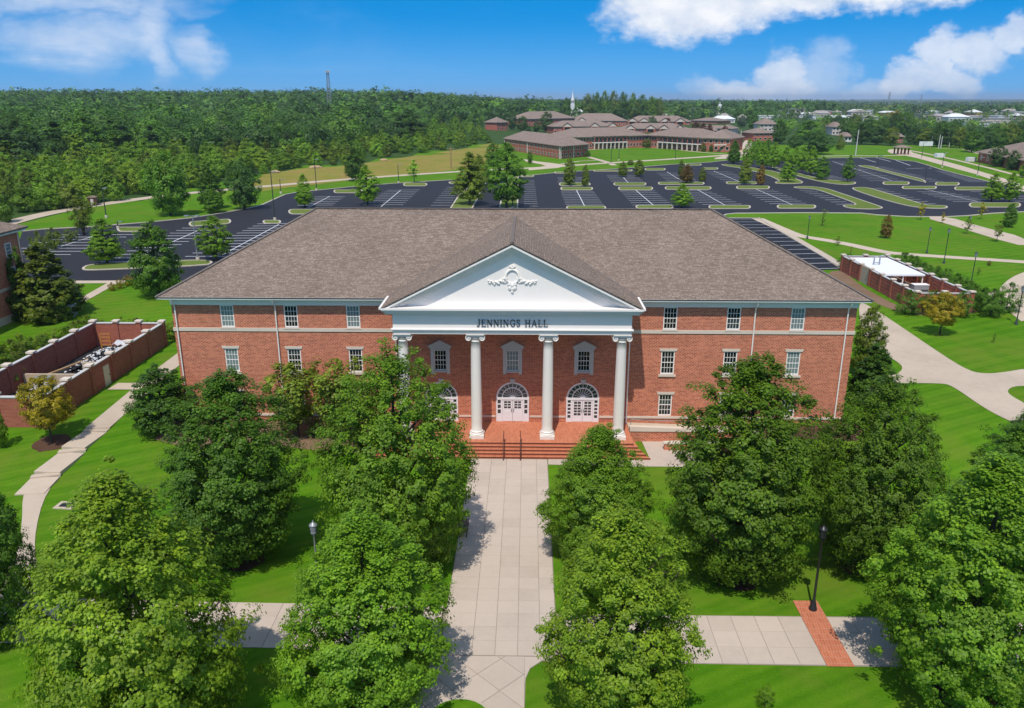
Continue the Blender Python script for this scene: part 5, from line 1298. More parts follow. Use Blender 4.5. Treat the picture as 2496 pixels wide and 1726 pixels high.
# open shelter, tanks, small town
sh = tag(empty('picnic_shelter', G(*z4(1380, 545))), 'open picnic shelter with flat dark roof beyond the car park', 'shelter')
dsh = depth(sh.location); hw = 45 / 3.094 / F * dsh
hsh = rise(sh.location, Y4(492))
hip(MB(), -hw, hw, -hw * .8, hw * .8, hsh, 1.2, .8).build('roof', M['far_shingle'], sh)
for x in (-.85, -.3, .3, .85):
    for y in (-.7, .7): MB().box(hw * x - .3, hw * x + .3, hw * y - .3, hw * y + .3, 0, hsh).build('post', M['brown_rail'], sh)
for k, (a, lab) in enumerate((((1668, 570), 'white ribbed storage tank on the lawn beyond the car park'), ((1905, 600), 'white storage tank beside the low grey roofed building'))):
    p = G(*z4(*a)); s_ = depth(p) / F * 62 / 3.094; q = tag(empty('storage_tank', p, R(5)), lab, 'tank')
    MB().box(-s_ / 2, s_ / 2, -s_ * .3, s_ * .3, .2, s_ * .5).build('shell', M['white_roof'], q)
    for i in range(6): x = -s_ / 2 + s_ * (i + .5) / 6; MB().box(x - s_ * .03, x + s_ * .03, -s_ * .32, -s_ * .301, .2, s_ * .52).build('rib', M['grey_stone'], q)
    MB().box(-s_ * .52, s_ * .52, -s_ * .33, s_ * .33, 0, .2).build('base', M['kerb_concrete'], q)
p = G(*zu(905, 832)); q = tag(empty('notice_board', p), 'pale notice board on two posts before the tree belt', 'sign')
MB().box(-4, 4, -.1, .1, 1.6, 4.2).build('board', M['town_white'], q)
for x in (-3, 3): MB().box(x - .12, x + .12, -.1, .1, 0, 1.6).build('post', M['timber'], q)
town = [(270, 535, 250, 272, 'town_white', 'long white flat roofed block with dark window band on the skyline'), (400, 740, 275, 345, 'far_brick', 'broad brick store with grey roof on the town edge'),
        (690, 1005, 255, 330, 'town_wall', 'pale gabled school building in the town'), (1290, 1555, 272, 345, 'far_brick', 'pink brick block with white bands in the town'),
        (830, 1010, 330, 400, 'town_white', 'white low block behind the house roofs'), (1010, 1220, 280, 400, 'town_wall', 'tan low block beside the dark town tree'), (1340, 1450, 375, 432, 'town_white', 'small white house in the trees of the town')]
def town_block(a, b, ytop, dep, mat, label, flat=True):
    pl, pr = G(*a), G(*b); h = max(3., rise(pl, ytop)); q = tag(empty('town_building', pl), label, 'building'); rz, L = frame_of(pl, pr)
    Mx = local(q, Matrix.Translation(pl) @ Matrix.Rotation(rz, 4, 'Z')); o = MB().box(0, L, 0, dep, -2, h).build('wall', M[mat], q); o.matrix_local = Mx
    o = MB().box(-.6, L + .6, -.6, dep + .6, h, h + .7).build('roof', M['town_roof'], q); o.matrix_local = Mx
    n = max(3, int(L / 7))
    for i in range(n):
        for j in range(2 if h > 7 else 1): far_window(q, Mx, L * (i + .5) / n, -.01, h * (.18 + .45 * j), min(3., L / n * .5), h * .26)
for x0, x1, yt, yb, mat, lab in town: town_block(zt(x0, yb), zt(x1, yb), 220 + yt / 6.074, 22, mat, lab)
for x0, x1, yt, yb, mat, lab in [(1700, 2260, 405, 470, 'town_wall', 'long tan warehouse with pale roof at the right of the town'), (1460, 1820, 452, 520, 'town_white', 'white low shed before the tan warehouse'),
        (1285, 1400, 282, 330, 'far_brick', 'orange brick block on the far hillside'), (1050, 1160, 412, 440, 'town_white', 'small white shed beyond the green verge'), (500, 600, 292, 330, 'town_white', 'white flat roofed block left of the far trees'), (1790, 1910, 370, 400, 'town_wall', 'small tan house above the warehouse'),
        (590, 680, 372, 412, 'town_white', 'white building below the thin mast'), (840, 1000, 345, 400, 'town_wall', 'tan church hall below the white spire'), (130, 260, 380, 415, 'town_wall', 'pink low house among the tree belt')]:
    town_block(zu(x0, yb), zu(x1, yb), 220 + yt / 5.828, 18, mat, lab)
for x0, x1, yt, yb, lab in [(1515, 1640, 205, 235, 'pale long roof in the wood right of the big trees'), (1725, 1800, 222, 290, 'white block between the far trees')]:
    town_block(z3(x0, yb), z3(x1, yb), Y3(yt), 18, 'town_white', lab)
rt = random.Random(21); tcol = [('town_white', 'white'), ('town_wall', 'tan'), ('far_brick', 'red brick'), ('town_wall', 'pale tan')]
tspots = sorted((rt.uniform(1600, 2490), rt.uniform(950, 1700)) for _ in range(40))
tcount = {}
TORD = 'first second third fourth fifth sixth seventh eighth ninth tenth eleventh twelfth'.split()
for k_, (px_, dd_) in enumerate(tspots):
    r_ = ray(px_, 300); q_ = dd_ / math.hypot(r_[0], r_[1]); x_, y_ = CAM[0] + r_[0] * q_, CAM[1] + r_[1] * q_
    mt_, cn_ = tcol[k_ % 4]; L_, h_, d_ = rt.uniform(9, 30), rt.uniform(4.2, 7.0), rt.uniform(10, 18)
    tcount[cn_] = tcount.get(cn_, -1) + 1
    b_ = tag(empty('town_house', (x_, y_, float(height(x_, y_))), rt.uniform(-.3, .3)), '%s %s low building from the left among the far town roofs' % (TORD[tcount[cn_]], cn_), 'building', 'small buildings of the far town')
    MB().box(-L_ / 2, L_ / 2, 0, d_, -2, h_).build('wall', M[mt_], b_)
    if k_ % 3: hip(MB(), -L_ / 2, L_ / 2, 0, d_, h_ + .02, rt.uniform(2, 4), .6).build('roof', M['town_roof' if k_ % 2 else 'town_white'], b_)
    else: MB().box(-L_ / 2 - .4, L_ / 2 + .4, -.4, d_ + .4, h_, h_ + .6).build('roof', M['town_white'], b_)
    for w_ in range(5): MB().box(L_ * (-.42 + .19 * w_), L_ * (-.32 + .19 * w_), -.06, -.01, h_ * .3, h_ * .62).build('window', M['glass_mid'], b_)
def spire(b, t, label, name='church_spire', s=1.0):
    p = G(*b); h = rise(p, t[1]); q = tag(empty(name, p), label, 'spire'); w = h * .09 * s
    MB().box(-w, w, -w, w, 0, h * .45).build('tower', M['town_white'], q); MB().box(-w * .75, w * .75, -w * .75, w * .75, h * .45, h * .62).build('belfry', M['town_white'], q)
    MB().box(-w * .4, w * .4, -w * .77, -w * .752, h * .47, h * .6).build('louvre', M['glass_mid'], q)
    MB().lathe([(w * .8, h * .62), (w * .12, h * .93), (.05, h)], 8).build('steeple', M['town_white'], q)
def spire_at(px, dist, ytop, label):
    g_ = ray(px, 300); k = dist / math.hypot(g_[0], g_[1]); x, y = CAM[0] + g_[0] * k, CAM[1] + g_[1] * k; z = float(height(x, y)); p = Vector((x, y, z))
    h = rise(p, ytop); return p, h
def spire2(px, dist, ytop, label):
    p, h = spire_at(px, dist, ytop, label); q = tag(empty('church', p), label, 'church'); w = 2.3; hb = h - 20
    MB().box(-w, w, -w, w, 0, hb + 4).build('tower', M['town_white'], q); MB().box(-w * .8, w * .8, -w * .8, w * .8, hb + 4, hb + 9).build('belfry', M['town_white'], q)
    for x in (-.35, .35): MB().box(w * x - .5, w * x + .5, -w * .83, -w * .802, hb + 5, hb + 8).build('louvre', M['glass_mid'], q)
    MB().lathe([(w * .85, hb + 9), (w * .5, hb + 10.5), (w * .14, hb + 17), (.06, h)], 8).build('steeple', M['town_white'], q)
    MB().box(2.1, 12, 2, 26, 0, hb - 4).build('nave', M['town_white'], q); hip(MB(), 2.1, 12, 2, 26, hb - 4, 4.5, .5).build('nave_roof', M['town_white'], q)
spire2(1394.5, 960, 218, 'white church with pointed steeple above the wood')
p, h = spire_at(1751, 1250, 249, ''); q = tag(empty('domed_hall', p), 'white domed hall on the far skyline', 'building')
MB().box(-14, 14, -7, 7, 0, h - 12).build('wall', M['town_white'], q); hip(MB(), -14, 14, -7, 7, h - 12, 3, .6).build('roof', M['town_roof'], q)
MB().box(-4, 4, -8, -6, 0, h - 10).build('portico', M['town_white'], q); MB().lathe([(3, h - 10), (3, h - 6), (2.4, h - 3.5), (1.0, h - 1.8), (.3, h)], 12).build('cupola', M['town_white'], q)
def mast(px, dist, ytop, label, w, mat='grey_metal', top=True):
    p, h = spire_at(px, dist, ytop, ''); q = tag(empty('lattice_mast', p), label, 'mast'); z = 0; k = 0
    for sx2, sy2 in ((-1, -1), (1, -1), (1, 1), (-1, 1)): MB().tube([(sx2 * w, sy2 * w, 0), (sx2 * w * .35, sy2 * w * .35, h)], w * .09, 5).build('leg', M[mat], q)
    m = MB(); n = 16
    for i in range(n):
        a, b = i / n, (i + 1) / n; wa, wb = w * (1 - .65 * a), w * (1 - .65 * b)
        for (s1, t1), (s2, t2) in (((-1, -1), (1, -1)), ((1, -1), (1, 1)), ((1, 1), (-1, 1)), ((-1, 1), (-1, -1))):
            m.tube([(s1 * wa, t1 * wa, h * a), (s2 * wb, t2 * wb, h * b)], w * .055, 4, False); m.tube([(s1 * wb, t1 * wb, h * b), (s2 * wb, t2 * wb, h * b)], w * .045, 4, False)
    m.build('lattice', M[mat], q)
    if top:
        for a in range(6): t = a * math.pi / 3; MB().cbox((w * .9 * math.cos(t), w * .9 * math.sin(t), h - .6), w * .22, w * .22, w * .9).build('antenna', M['white_stone'], q)
        MB().lathe([(w * .9, h - w * 1.1), (w * .9, h - w * .95)], 12).build('platform', M[mat], q)
mast(806.5, 900, 173, 'grey lattice radio mast rising out of the wood', 2.4)
mast(2159, 1900, 224, 'thin far mast on the right skyline', 2.2, top=False); mast(2237, 2600, 231, 'faint second mast on the right skyline', 2.2, top=False)
# hay bales and a stone gate pier by the wood
for k, (a, lab) in enumerate((((262, 900), 'pale hay bale beside the young pines'), ((605, 858), 'left hay bale of the pair in the golden field'), ((648, 855), 'right hay bale of the pair in the golden field'), ((1250, 790), 'hay bale at the foot of the bright trees'))):
    p = G(*z2(*a)); q = inst('hay_bale', MB().blob((0, 0, .35), (1.7, 1.2, .75), 5 + k, 9, 6, .22).blob((1.2, .3, .2), (1.0, .8, .5), 15 + k, 8, 5, .25).mesh('hay_bale', M['hay']), None, p); tag(q, lab, 'hay bale', 'hay bales in the golden field')
p = G(*zo1(700, 985)); q = tag(empty('brick_shed', p, R(12)), 'small dark brick shed beside the road at the wood', 'shed')
MB().box(-1.0, 1.0, -.8, .8, 0, 2.4).build('wall', M['brown_rail'], q); hip(MB(), -1.0, 1.0, -.8, .8, 2.42, .4, .2).build('roof', M['far_shingle'], q); MB().box(-.4, .4, -.84, -.802, 0, 1.9).build('shed_door', M['grey_stone'], q)
# ------------------------------------------------------------------ foliage
def leaf_cloud(rng, centres, sizes, nleaf, lsize, flat=.62, outward=None, droop=0.0, jit=.55):
    """diamond leaves spread through clumps: returns vertices and quads"""
    n = len(centres); tot = n * nleaf
    d = rng.normal(size=(tot, 3)); d /= np.linalg.norm(d, axis=1)[:, None]
    r = rng.random(tot) ** .42
    s = np.repeat(sizes, nleaf)[:, None] * np.array([1, 1, flat])
    off = d * r[:, None] * s
    if droop: off[:, 2] -= droop * np.abs(rng.normal(size=tot)) * np.repeat(sizes, nleaf)
    c = np.repeat(centres, nleaf, 0) + off
    nrm = d * .75 + rng.normal(size=(tot, 3)) * jit + np.array([0, 0, .65])
    if outward is not None: nrm = nrm * .6 + np.repeat(outward, nleaf, 0) * .9
    nrm /= np.linalg.norm(nrm, axis=1)[:, None]
    a = np.cross(nrm, rng.normal(size=(tot, 3))); a /= np.linalg.norm(a, axis=1)[:, None] + 1e-9
    b = np.cross(nrm, a); L = (lsize * (.6 + .8 * rng.random(tot)))[:, None]
    V = np.stack([c - a * L * .5, c + b * L * .38 + nrm * L * .08, c + a * L * .5, c - b * L * .38 + nrm * L * .08], 1).reshape(-1, 3)
    return V, np.arange(tot * 4).reshape(-1, 4)
PROF = dict(oval=lambda t: np.sqrt(np.clip(1 - (2 * t - .82) ** 2 / 1.42, 0.02, 1)) * (1 - .25 * t),
            cone=lambda t: np.clip((1 - t) ** .6 * (.55 + .45 * np.minimum(1, t * 5 + .3)), .03, 1),
            egg=lambda t: np.where(t > .34, np.clip(1 - (np.clip(t - .34, 0, 1) / .67) ** 1.5, .02, 1) ** .78, 1 - .36 * (np.clip(.34 - t, 0, 1) / .34) ** 2),
            egg2=lambda t: np.where(t > .46, np.clip(1 - (np.clip(t - .46, 0, 1) / .55) ** 1.6, .02, 1) ** .75, 1 - .46 * (np.clip(.46 - t, 0, 1) / .46) ** 1.8),
            round=lambda t: np.sqrt(np.clip(1 - (2 * t - .95) ** 2 / 1.1, .02, 1)),
            broad=lambda t: np.clip(np.sin(np.pi * np.clip(t * .82 + .16, 0, 1)) ** .7 * (1.05 - .35 * t), .04, 1),
            vase=lambda t: np.clip(.35 + .75 * t, 0, 1) * np.sqrt(np.clip(1 - t ** 4, .02, 1)))
def tree_proto(seed, shape, Rr, zb, ncl, nleaf, cs, lsize, flat=.62, bias=.5, lump=.2, droop=0.0, limbs=16, trunk=.02, stems=1, soft=False, fill=0):
    """height-1 tree: (trunk mesh, crown mesh)"""
    rng = np.random.default_rng(seed); rg = random.Random(seed)
    ph = rng.uniform(0, 6.28, 6); t = rng.random(ncl * 3); keep = rng.random(ncl * 3) < np.clip(PROF[shape](t) ** 1.3 + .06, 0, 1)
    t = t[keep][:ncl]; n = len(t); f = rng.uniform(0, 2 * np.pi, n); rho = rng.random(n) ** bias; rho = np.where(rng.random(n) < .07, rho * 1.16, rho)
    lm = 1 + lump * (np.sin(2 * f + ph[0] + 3 * t) * .6 + np.sin(3 * f + ph[1] - 7 * t) * .6 + np.sin(5 * f + ph[2] + 11 * t) * .45)
    r = PROF[shape](t) * Rr * rho * lm
    z = zb + t * (1 - zb) * (1 + .05 * np.sin(3 * f + ph[3])) - cs * .35
    cen = np.stack([r * np.cos(f), r * np.sin(f), z], 1)
    sz = cs * (.55 + .8 * rng.random(n)) * (.75 + .35 * (1 - t))
    if fill:
        tf = rng.random(fill); ff = rng.uniform(0, 6.283, fill); rf = PROF[shape](tf) * Rr * rng.random(fill) ** .5 * .93
        cen = np.vstack([cen, np.stack([rf * np.cos(ff), rf * np.sin(ff), zb + tf * (1 - zb) * .96], 1)]); sz = np.concatenate([sz, np.full(fill, cs * 1.5)])
    lead = np.array([[rng.normal() * .012, rng.normal() * .012, .9 + .035 * k] for k in range(3)]); cen = np.vstack([cen, lead]); sz = np.concatenate([sz, [cs * .55, cs * .42, cs * .3]])
    ow = cen - np.array([0, 0, zb + .3 * (1 - zb)]); ow = ow / (np.linalg.norm(ow, axis=1)[:, None] + 1e-9)
    V, Fc = leaf_cloud(rng, cen, sz, nleaf, lsize, flat, droop=droop, outward=ow, jit=.5)
    me = bpy.data.meshes.new('crown'); raw_mesh(me, V, Fc); me.materials.append(M['leaf_far' if soft else 'leaf'])
    at = me.color_attributes.new('tint', 'FLOAT_COLOR', 'POINT')
    tn = np.repeat(.82 + .4 * rng.random(len(cen)), nleaf * 4); colr = np.ones((len(V), 4), np.float32); colr[:, 0] = tn * 1.03; colr[:, 1] = tn; colr[:, 2] = tn * .95
    at.data.foreach_set('color', colr.ravel())
    m = MB()
    for s in range(stems):
        a = 6.28 * s / stems + 1; k = 0 if stems == 1 else .12
        pts = [(0 if stems == 1 else .012 * math.cos(a), 0 if stems == 1 else .012 * math.sin(a), -.03)]
        for q in (.12, .3, .5, .72, .9): pts.append((k * q * math.cos(a) * 1.3 + rg.uniform(-.008, .008), k * q * math.sin(a) * 1.3 + rg.uniform(-.008, .008), q))
        w = trunk / (1 if stems == 1 else 1.7); m.tube(pts, [w * 1.45, w, w * .8, w * .6, w * .38, w * .12], 7)
    idx = rng.permutation(n)[:limbs]
    for i in idx:
        c = cen[i]; z0 = max(zb * .75, c[2] - (.1 + .55 * math.hypot(c[0], c[1])))
        p0 = Vector((0, 0, z0)); p2 = Vector(c); p1 = p0.lerp(p2, .5) + Vector((0, 0, -.02))
        m.tube([p0, p1, p2], [trunk * .38, trunk * .26, trunk * .1], 5, False)
    return m.mesh('trunk', M['bark']), me, float(np.percentile(np.hypot(V[:, 0], V[:, 1]), 98.5)), float(np.percentile(V[:, 2], 99.8))
P5 = {}
for i in range(5): P5['maple%d' % i] = tree_proto(11 + i, ['egg', 'egg2', 'egg2', 'egg', 'egg'][i], [.36, .33, .38, .35, .37][i], .05, 760, 84, .036, .0115, .72, .30, [.10, .13, .09, .12, .11][i], limbs=40, fill=330)
for i in range(2): P5['oak%d' % i] = tree_proto(31 + i, ['cone', 'egg'][i], .36, .14, 190, 62, .055, .025, .5, .42, .12, limbs=18, fill=50)
for i in range(2): P5['ovalt%d' % i] = tree_proto(41 + i, 'oval', .34, .10, 180, 64, .062, .026, .68, .36, .14, limbs=14, fill=60)
for i in range(2): P5['round%d' % i] = tree_proto(51 + i, 'round', .45, .12, 150, 60, .082, .032, .68, .36, .16, limbs=14, fill=50)
P5['pine0'] = tree_proto(61, 'cone', .33, .06, 230, 60, .055, .032, .5, .42, .1, droop=.3, limbs=14)
P5['small0'] = tree_proto(71, 'oval', .30, .3, 46, 20, .075, .05, .65, .6, .25, limbs=14, trunk=.016); P5['small1'] = tree_proto(72, 'oval', .28, .26, 34, 16, .07, .055, .65, .65, .3, limbs=14, trunk=.014)
P5['sparse0'] = tree_proto(73, 'vase', .3, .25, 40, 6, .08, .04, .7, .6, .3, limbs=26, trunk=.014)
P5['myrtle0'] = tree_proto(81, 'vase', .36, .28, 110, 40, .07, .03, .7, .5, .2, droop=.9, limbs=24, trunk=.022, stems=4); P5['myrtle1'] = tree_proto(82, 'vase', .36, .25, 110, 40, .07, .03, .7, .5, .25, droop=.6, limbs=24, trunk=.022, stems=4)
P5['lolli0'] = tree_proto(83, 'round', .42, .30, 190, 60, .07, .028, .68, .36, .16, limbs=20, trunk=.018, fill=40)
for i in range(2): P5['shrub%d' % i] = tree_proto(91 + i, 'round', .55, .02, 90, 60, .125, .04, .8, .4, .15, limbs=5, trunk=.02)
for i in range(5): P5['wood%d' % i] = tree_proto(101 + i, ['broad', 'oval', 'round', 'oval', 'cone'][i], [.34, .28, .4, .3, .3][i], .05, 120, 46, .085, .036, .8, .28, .16, limbs=4, soft=True)
GR = dict(mid=(.145, .272, .022), light=(.205, .325, .026), dark=(.088, .190, .021), deep=(.052, .115, .016), yellow=(.33, .28, .02), olive=(.145, .205, .028), brown=(.20, .135, .036), red=(.15, .05, .028), bright=(.175, .335, .026), blue=(.064, .138, .034))
TREES = 0
ORD = 'first second third fourth fifth sixth seventh eighth ninth tenth eleventh twelfth thirteenth fourteenth fifteenth sixteenth seventeenth eighteenth nineteenth twentieth'.split()
ORD += ['twenty-' + o for o in ORD[:9]]
def plant(kind, p, h, w, label, tint='mid', group=None, name='tree', rz=None, cat='tree', mul=1.0):
    global TREES
    tm, cm, r_, zt_ = P5[kind]; TREES += 1
    o = tag(empty(name, p, (TREES * 2.399) % 6.283 if rz is None else rz), label, cat, group)
    c = tuple(v * mul for v in GR[tint]); sx2 = w / 2 / r_; sz2 = h / zt_
    t = inst('trunk', tm, o, scale=(sz2, sz2, sz2) if kind[:5] in ('maple', 'round', 'ovalt') else (sx2, sx2, sz2)); t.scale = (sx2, sx2, sz2)
    k = inst('crown', cm, o, scale=(sx2, sx2, sz2)); k.color = (*c, 1); return o
def tree_px(kind, b, top, wpx, label, tint='mid', group=None, name='tree', cat='tree', mul=1.0, zz=D, sc_=None):
    """base point, top row and crown width read in one of the measuring scales"""
    s = sc_ or {D: .92468, zo1: 3.069, z2: 3.723, z3: 3.445, z4: 3.094, z5: 2.85, z8: 2.85, zl: 3.847, zm: 4.121, za: 5.77, zb: 5.495, zc: 5.294, zt: 6.074, zu: 5.828, zg: 3.847}[zz]
    p = G(*zz(*b)); h = rise(p, zz(0, top)[1]); q = p.copy(); q.z += h * .5
    return plant(kind, p, h, wpx / s / F * depth(q), label, tint, group, name, cat=cat, mul=mul)
# foreground trees on the front lawn
FG = 'broadleaf trees on the front lawn'
tree_px('maple0', (338, 1668), 1075, 495, 'huge bright tree filling the lower left corner of the lawn', 'light', FG)
tree_px('maple1', (548, 1258), 842, 318, 'dark green tree in front of the left wing of the hall', 'dark', FG)
tree_px('maple2', (903, 1275), 788, 382, 'tall green tree left of the steps, hiding the leftmost column', 'mid', FG)
tree_px('maple3', (838, 1580), 1160, 405, 'bright leafy tree beside the front walk near the lower edge', 'bright', FG)
tree_px('maple4', (1345, 1252), 962, 262, 'smaller tree right of the front walk below the steps', 'mid', FG)
tree_px('maple1', (1385, 1640), 1150, 365, 'bright tree right of the front walk at the lower edge', 'light', FG)
tree_px('maple1', (1658, 1300), 808, 368, 'tall dark tree before the right wing of the hall', 'mid', FG, mul=.72)
tree_px('maple2', (1945, 1275), 850, 315, 'dark tree behind the black lantern lamp post', 'mid', FG, mul=.68)
tree_px('maple4', (2165, 1560), 1035, 480, 'huge tree filling the lower right corner', 'mid', FG, mul=1.15)
tree_px('maple0', (2290, 1250), 905, 300, 'dark tree cut by the right edge beside the concrete drive', 'dark', FG, mul=1.1)
tree_px('maple4', (-20, 1440), 1000, 260, 'dark tree cut by the left edge over the curving path', 'dark', FG, mul=1.1)
tree_px('ovalt0', (372, 972), 826, 142, 'dark rounded tree at the left front corner of the hall', 'deep', FG, mul=1.3)
tree_px('myrtle0', (668, 985), 818, 150, 'drooping myrtle against the left wing, leftmost of the two', 'olive', FG, mul=1.25); tree_px('myrtle1', (772, 990), 808, 150, 'drooping myrtle against the left wing beside the tall green tree', 'olive', FG, mul=1.25)
tree_px('ovalt1', (1948, 845), 688, 80, 'olive tree at the right rear of the hall wall', 'olive', FG); tree_px('pine0', (1960, 905), 775, 110, 'dark evergreen at the right front corner of the hall', 'deep', FG, mul=1.3)
for i, (x, y) in enumerate(((548, 1258), (838, 1580), (905, 1285), (1655, 1300), (1945, 1275), (1385, 1640), (2165, 1560), (338, 1668), (1345, 1252), (118, 998))):
    p = G(*D(x, y)); bed_patch(p, 1.6 if i != 1 else 2.6, 1.5 if i != 1 else 2.2, 'mulch', i)
p = G(*zr(140, 1590)); plant('shrub1', (p.x, p.y, p.z), 1.3, 1.1, 'small shrub on the front grass at the lower right', 'mid', None, 'shrub', cat='shrub')
# low shrubs along the facade
for i, (x, y, h_, w_, tn, lab) in enumerate(((-27.5, -3.4, 1.5, 2.2, 'olive', 'leftmost'), (-24, -3.2, 1.3, 2.0, 'mid', 'second'), (-17.2, -3.3, 1.5, 2.2, 'dark', 'third'), (-13.8, -3.0, 1.6, 2.3, 'mid', 'nearest the terrace'))):
    plant('shrub%d' % (i % 2), (x, y, hz(x, y)), h_, w_, 'low shrub at the foot of the left wing, %s' % lab, tn, 'shrubs along the hall', 'shrub', cat='shrub')
for i, (x, y, tn, lab) in enumerate(((18.5, -4.9, 'red', 'reddish shrub at the end of the access ramp'), (24.5, -1.8, 'olive', 'olive shrub below the right wing'), (28.2, -2.2, 'dark', 'dark shrub at the right corner of the hall'))):
    plant('shrub%d' % (i % 2), (x, y, hz(x, y)), 1.5, 2.0, lab, tn, 'shrubs along the hall', 'shrub', cat='shrub')
# left side
tree_px('lolli0', (118, 998), 850, 122, 'yellowing young tree in front of the long brick yard wall', 'yellow')
tree_px('round0', (5, 1010), 925, 40, 'green shrub at the left edge by the yard wall', 'mid', name='shrub', cat='shrub')
tree_px('pine0', (112, 718), 548, 150, 'shaggy evergreen beside the left building', 'olive', mul=.8); tree_px('pine0', (60, 720), 560, 70, 'dark evergreen in the corner of the left building', 'dark'); tree_px('ovalt1', (150, 700), 625, 90, 'bushy tree with yellow tips beside the shaggy evergreen', 'olive')
tree_px('ovalt0', (360, 668), 500, 118, 'dense dark tree just left of the hall roof', 'dark', mul=1.1)
tree_px('oak0', (243, 594), 492, 84, 'layered pin oak on the long kerbed island, left one', 'mid', mul=1.15); tree_px('oak1', (488, 586), 487, 86, 'layered pin oak on the long kerbed island beside the hall roof', 'mid', mul=1.1)
tree_px('myrtle1', (190, 530), 448, 64, 'multi stemmed bush tree at the corner of the left car park', 'olive')
for i, (x, y, t_, w_) in enumerate(((125, 560, 512, 44), (160, 545, 515, 40), (95, 590, 520, 50))): tree_px('shrub%d' % (i % 2), (x, y), t_, w_, ('brown tinged shrub by the left car park, front', 'green shrub by the left car park, behind', 'shrub by the left car park nearest the building')[i], 'olive', 'shrubs by the left car park', 'shrub', cat='shrub')
for i, (x, y, r_, lab) in enumerate(((254, 655, 22, 'left'), (272, 650, 24, 'middle'), (292, 644, 28, 'right'))): tree_px('shrub%d' % (i % 2), (x, y), y - r_ + 3, r_, 'round golden grass clump beside the path, %s of the three' % lab, 'yellow', 'golden grass clumps', 'grass_clump', cat='grass clump', mul=.8)
# hedge behind the long yard wall: each bush on its own
rg = random.Random(12)
for i in range(15):
    y = -3 + 2.05 * i; x = -53.2 + rg.uniform(-.6, .6)
    plant('shrub%d' % (i % 2), (x, y, hz(x, y)), rg.uniform(2.7, 3.2) if i > 8 else rg.uniform(3.5, 4.3), rg.uniform(4.2, 5.2), '%s bush from the near end of the hedge outside the yard wall' % ORD[i], ['mid', 'olive', 'light'][i % 3], 'hedge along the left yard wall', 'hedge_bush', cat='hedge', mul=.85)
for i in range(8):
    x = -51.5 + 2.4 * i; y = 25.8 + rg.uniform(-.5, .8)
    plant('shrub%d' % (i % 2), (x, y, 1.0), rg.uniform(2.3, 2.8), rg.uniform(3.4, 4.2), '%s pale bush from the left in the hedge behind the yard wall' % ORD[i], ['olive', 'light'][i % 2], 'hedge behind the left yard wall', 'hedge_bush', cat='hedge', mul=1.05)
for i, (x, y, h_, w_) in enumerate(((-58, 4, 7.5, 7), (-57.5, 11, 6.5, 6.5), (-63, 18, 5.5, 6), (-57, -3.5, 6.5, 6))):
    plant('round%d' % (i % 2), (x, y, hz(x, y)), h_, w_, ('dark tree at the left edge behind the yard hedge', 'second tree behind the yard hedge', 'green tree by the left building lawn', 'tree at the left edge before the yard hedge')[i], 'dark', None, mul=1.1)
# right side lawn
RL_ = [('sparse0', (785, 1085), 955, 90, 'almost bare young tree on the mown lawn', 'olive'), ('ovalt0', (1262, 1178), 1000, 90, 'rusty orange young tree alone on the mown lawn', 'brown'), ('small1', (900, 1235), 1160, 62, 'small dark shrub tree beside the curved path', 'olive'),
       ('small0', (1528, 1040), 905, 70, 'yellow green sapling at the car park edge', 'yellow'), ('small1', (1690, 1065), 980, 56, 'slim yellow sapling beside the wide path', 'yellow'), ('small0', (1980, 1035), 905, 66, 'yellow green sapling right of the wide path', 'yellow'),
       ('small1', (1875, 1145), 1015, 84, 'wispy sapling left of the wide path', 'olive'), ('small0', (2100, 1205), 1045, 90, 'wispy dark sapling before the wide path', 'olive'), ('ovalt1', (2190, 1095), 915, 110, 'round dark young tree right of the wide path', 'dark'),
       ('oak0', (2060, 905), 690, 160, 'layered tree on the kerbed island, left of the pair at the right edge', 'mid'), ('oak1', (2195, 908), 685, 165, 'layered tree on the kerbed island, right of the pair at the right edge', 'mid'), ('sparse0', (1000, 1300), 1235, 34, 'thin twiggy sapling beside the grooved yard', 'brown')]
for k, b, t_, w_, lab, tn in RL_: tree_px(k, b, t_, w_, lab, tn, zz=z4, mul=1.25)
tree_px('lolli0', (970, 900), 610, 275, 'yellow orange tree on the lawn before the grooved yard', 'yellow', zz=z8); tree_px('small1', (1345, 955), 885, 40, 'tiny sapling on the lawn inside the curved drive', 'mid', zz=z8)
tree_px('small1', (1235, 490), 430, 36, 'tiny dark sapling behind the yard hedge', 'dark', zz=z8); tree_px('shrub0', (1310, 420), 385, 34, 'tiny reddish shrub by the far path', 'brown', zz=z8, name='shrub', cat='shrub')
for i in range(13):
    y = 41.5 + 2.2 * i; x = 65.2 + rg.uniform(-.4, .4)
    plant('shrub%d' % (i % 2), (x, y, 1.0), rg.uniform(3.3, 3.9), rg.uniform(3.6, 4.3), '%s dark bush from the near end of the hedge beside the grooved yard' % ORD[i], 'dark', 'hedge along the grooved yard', 'hedge_bush', cat='hedge', mul=1.1)
for i, (x, y, h_, w_, lab) in enumerate(((53.8, 39.3, 3.5, 4.0, 'round dark bush at the front left corner of the grooved yard'), (57.0, 38.9, 3.6, 3.9, 'dark bush before the front wall of the grooved yard'), (60.4, 38.6, 3.6, 3.9, 'dark bush behind the yellow orange tree'), (64.6, 38.6, 3.9, 4.3, 'large dark bush at the front right corner of the grooved yard'), (68.2, 41.2, 4.2, 4.6, 'outermost dark bush right of the grooved yard'),
                                         (57.2, 70.8, 2.6, 3.4, 'bush behind the far wall of the grooved yard, left'), (60.5, 71.0, 2.7, 3.6, 'bush behind the far wall of the grooved yard, right'))):
    plant('shrub%d' % (i % 2), (x, y, 1.0), h_, w_, lab, 'dark', 'bushes round the grooved yard', 'shrub', cat='shrub', mul=1.15)
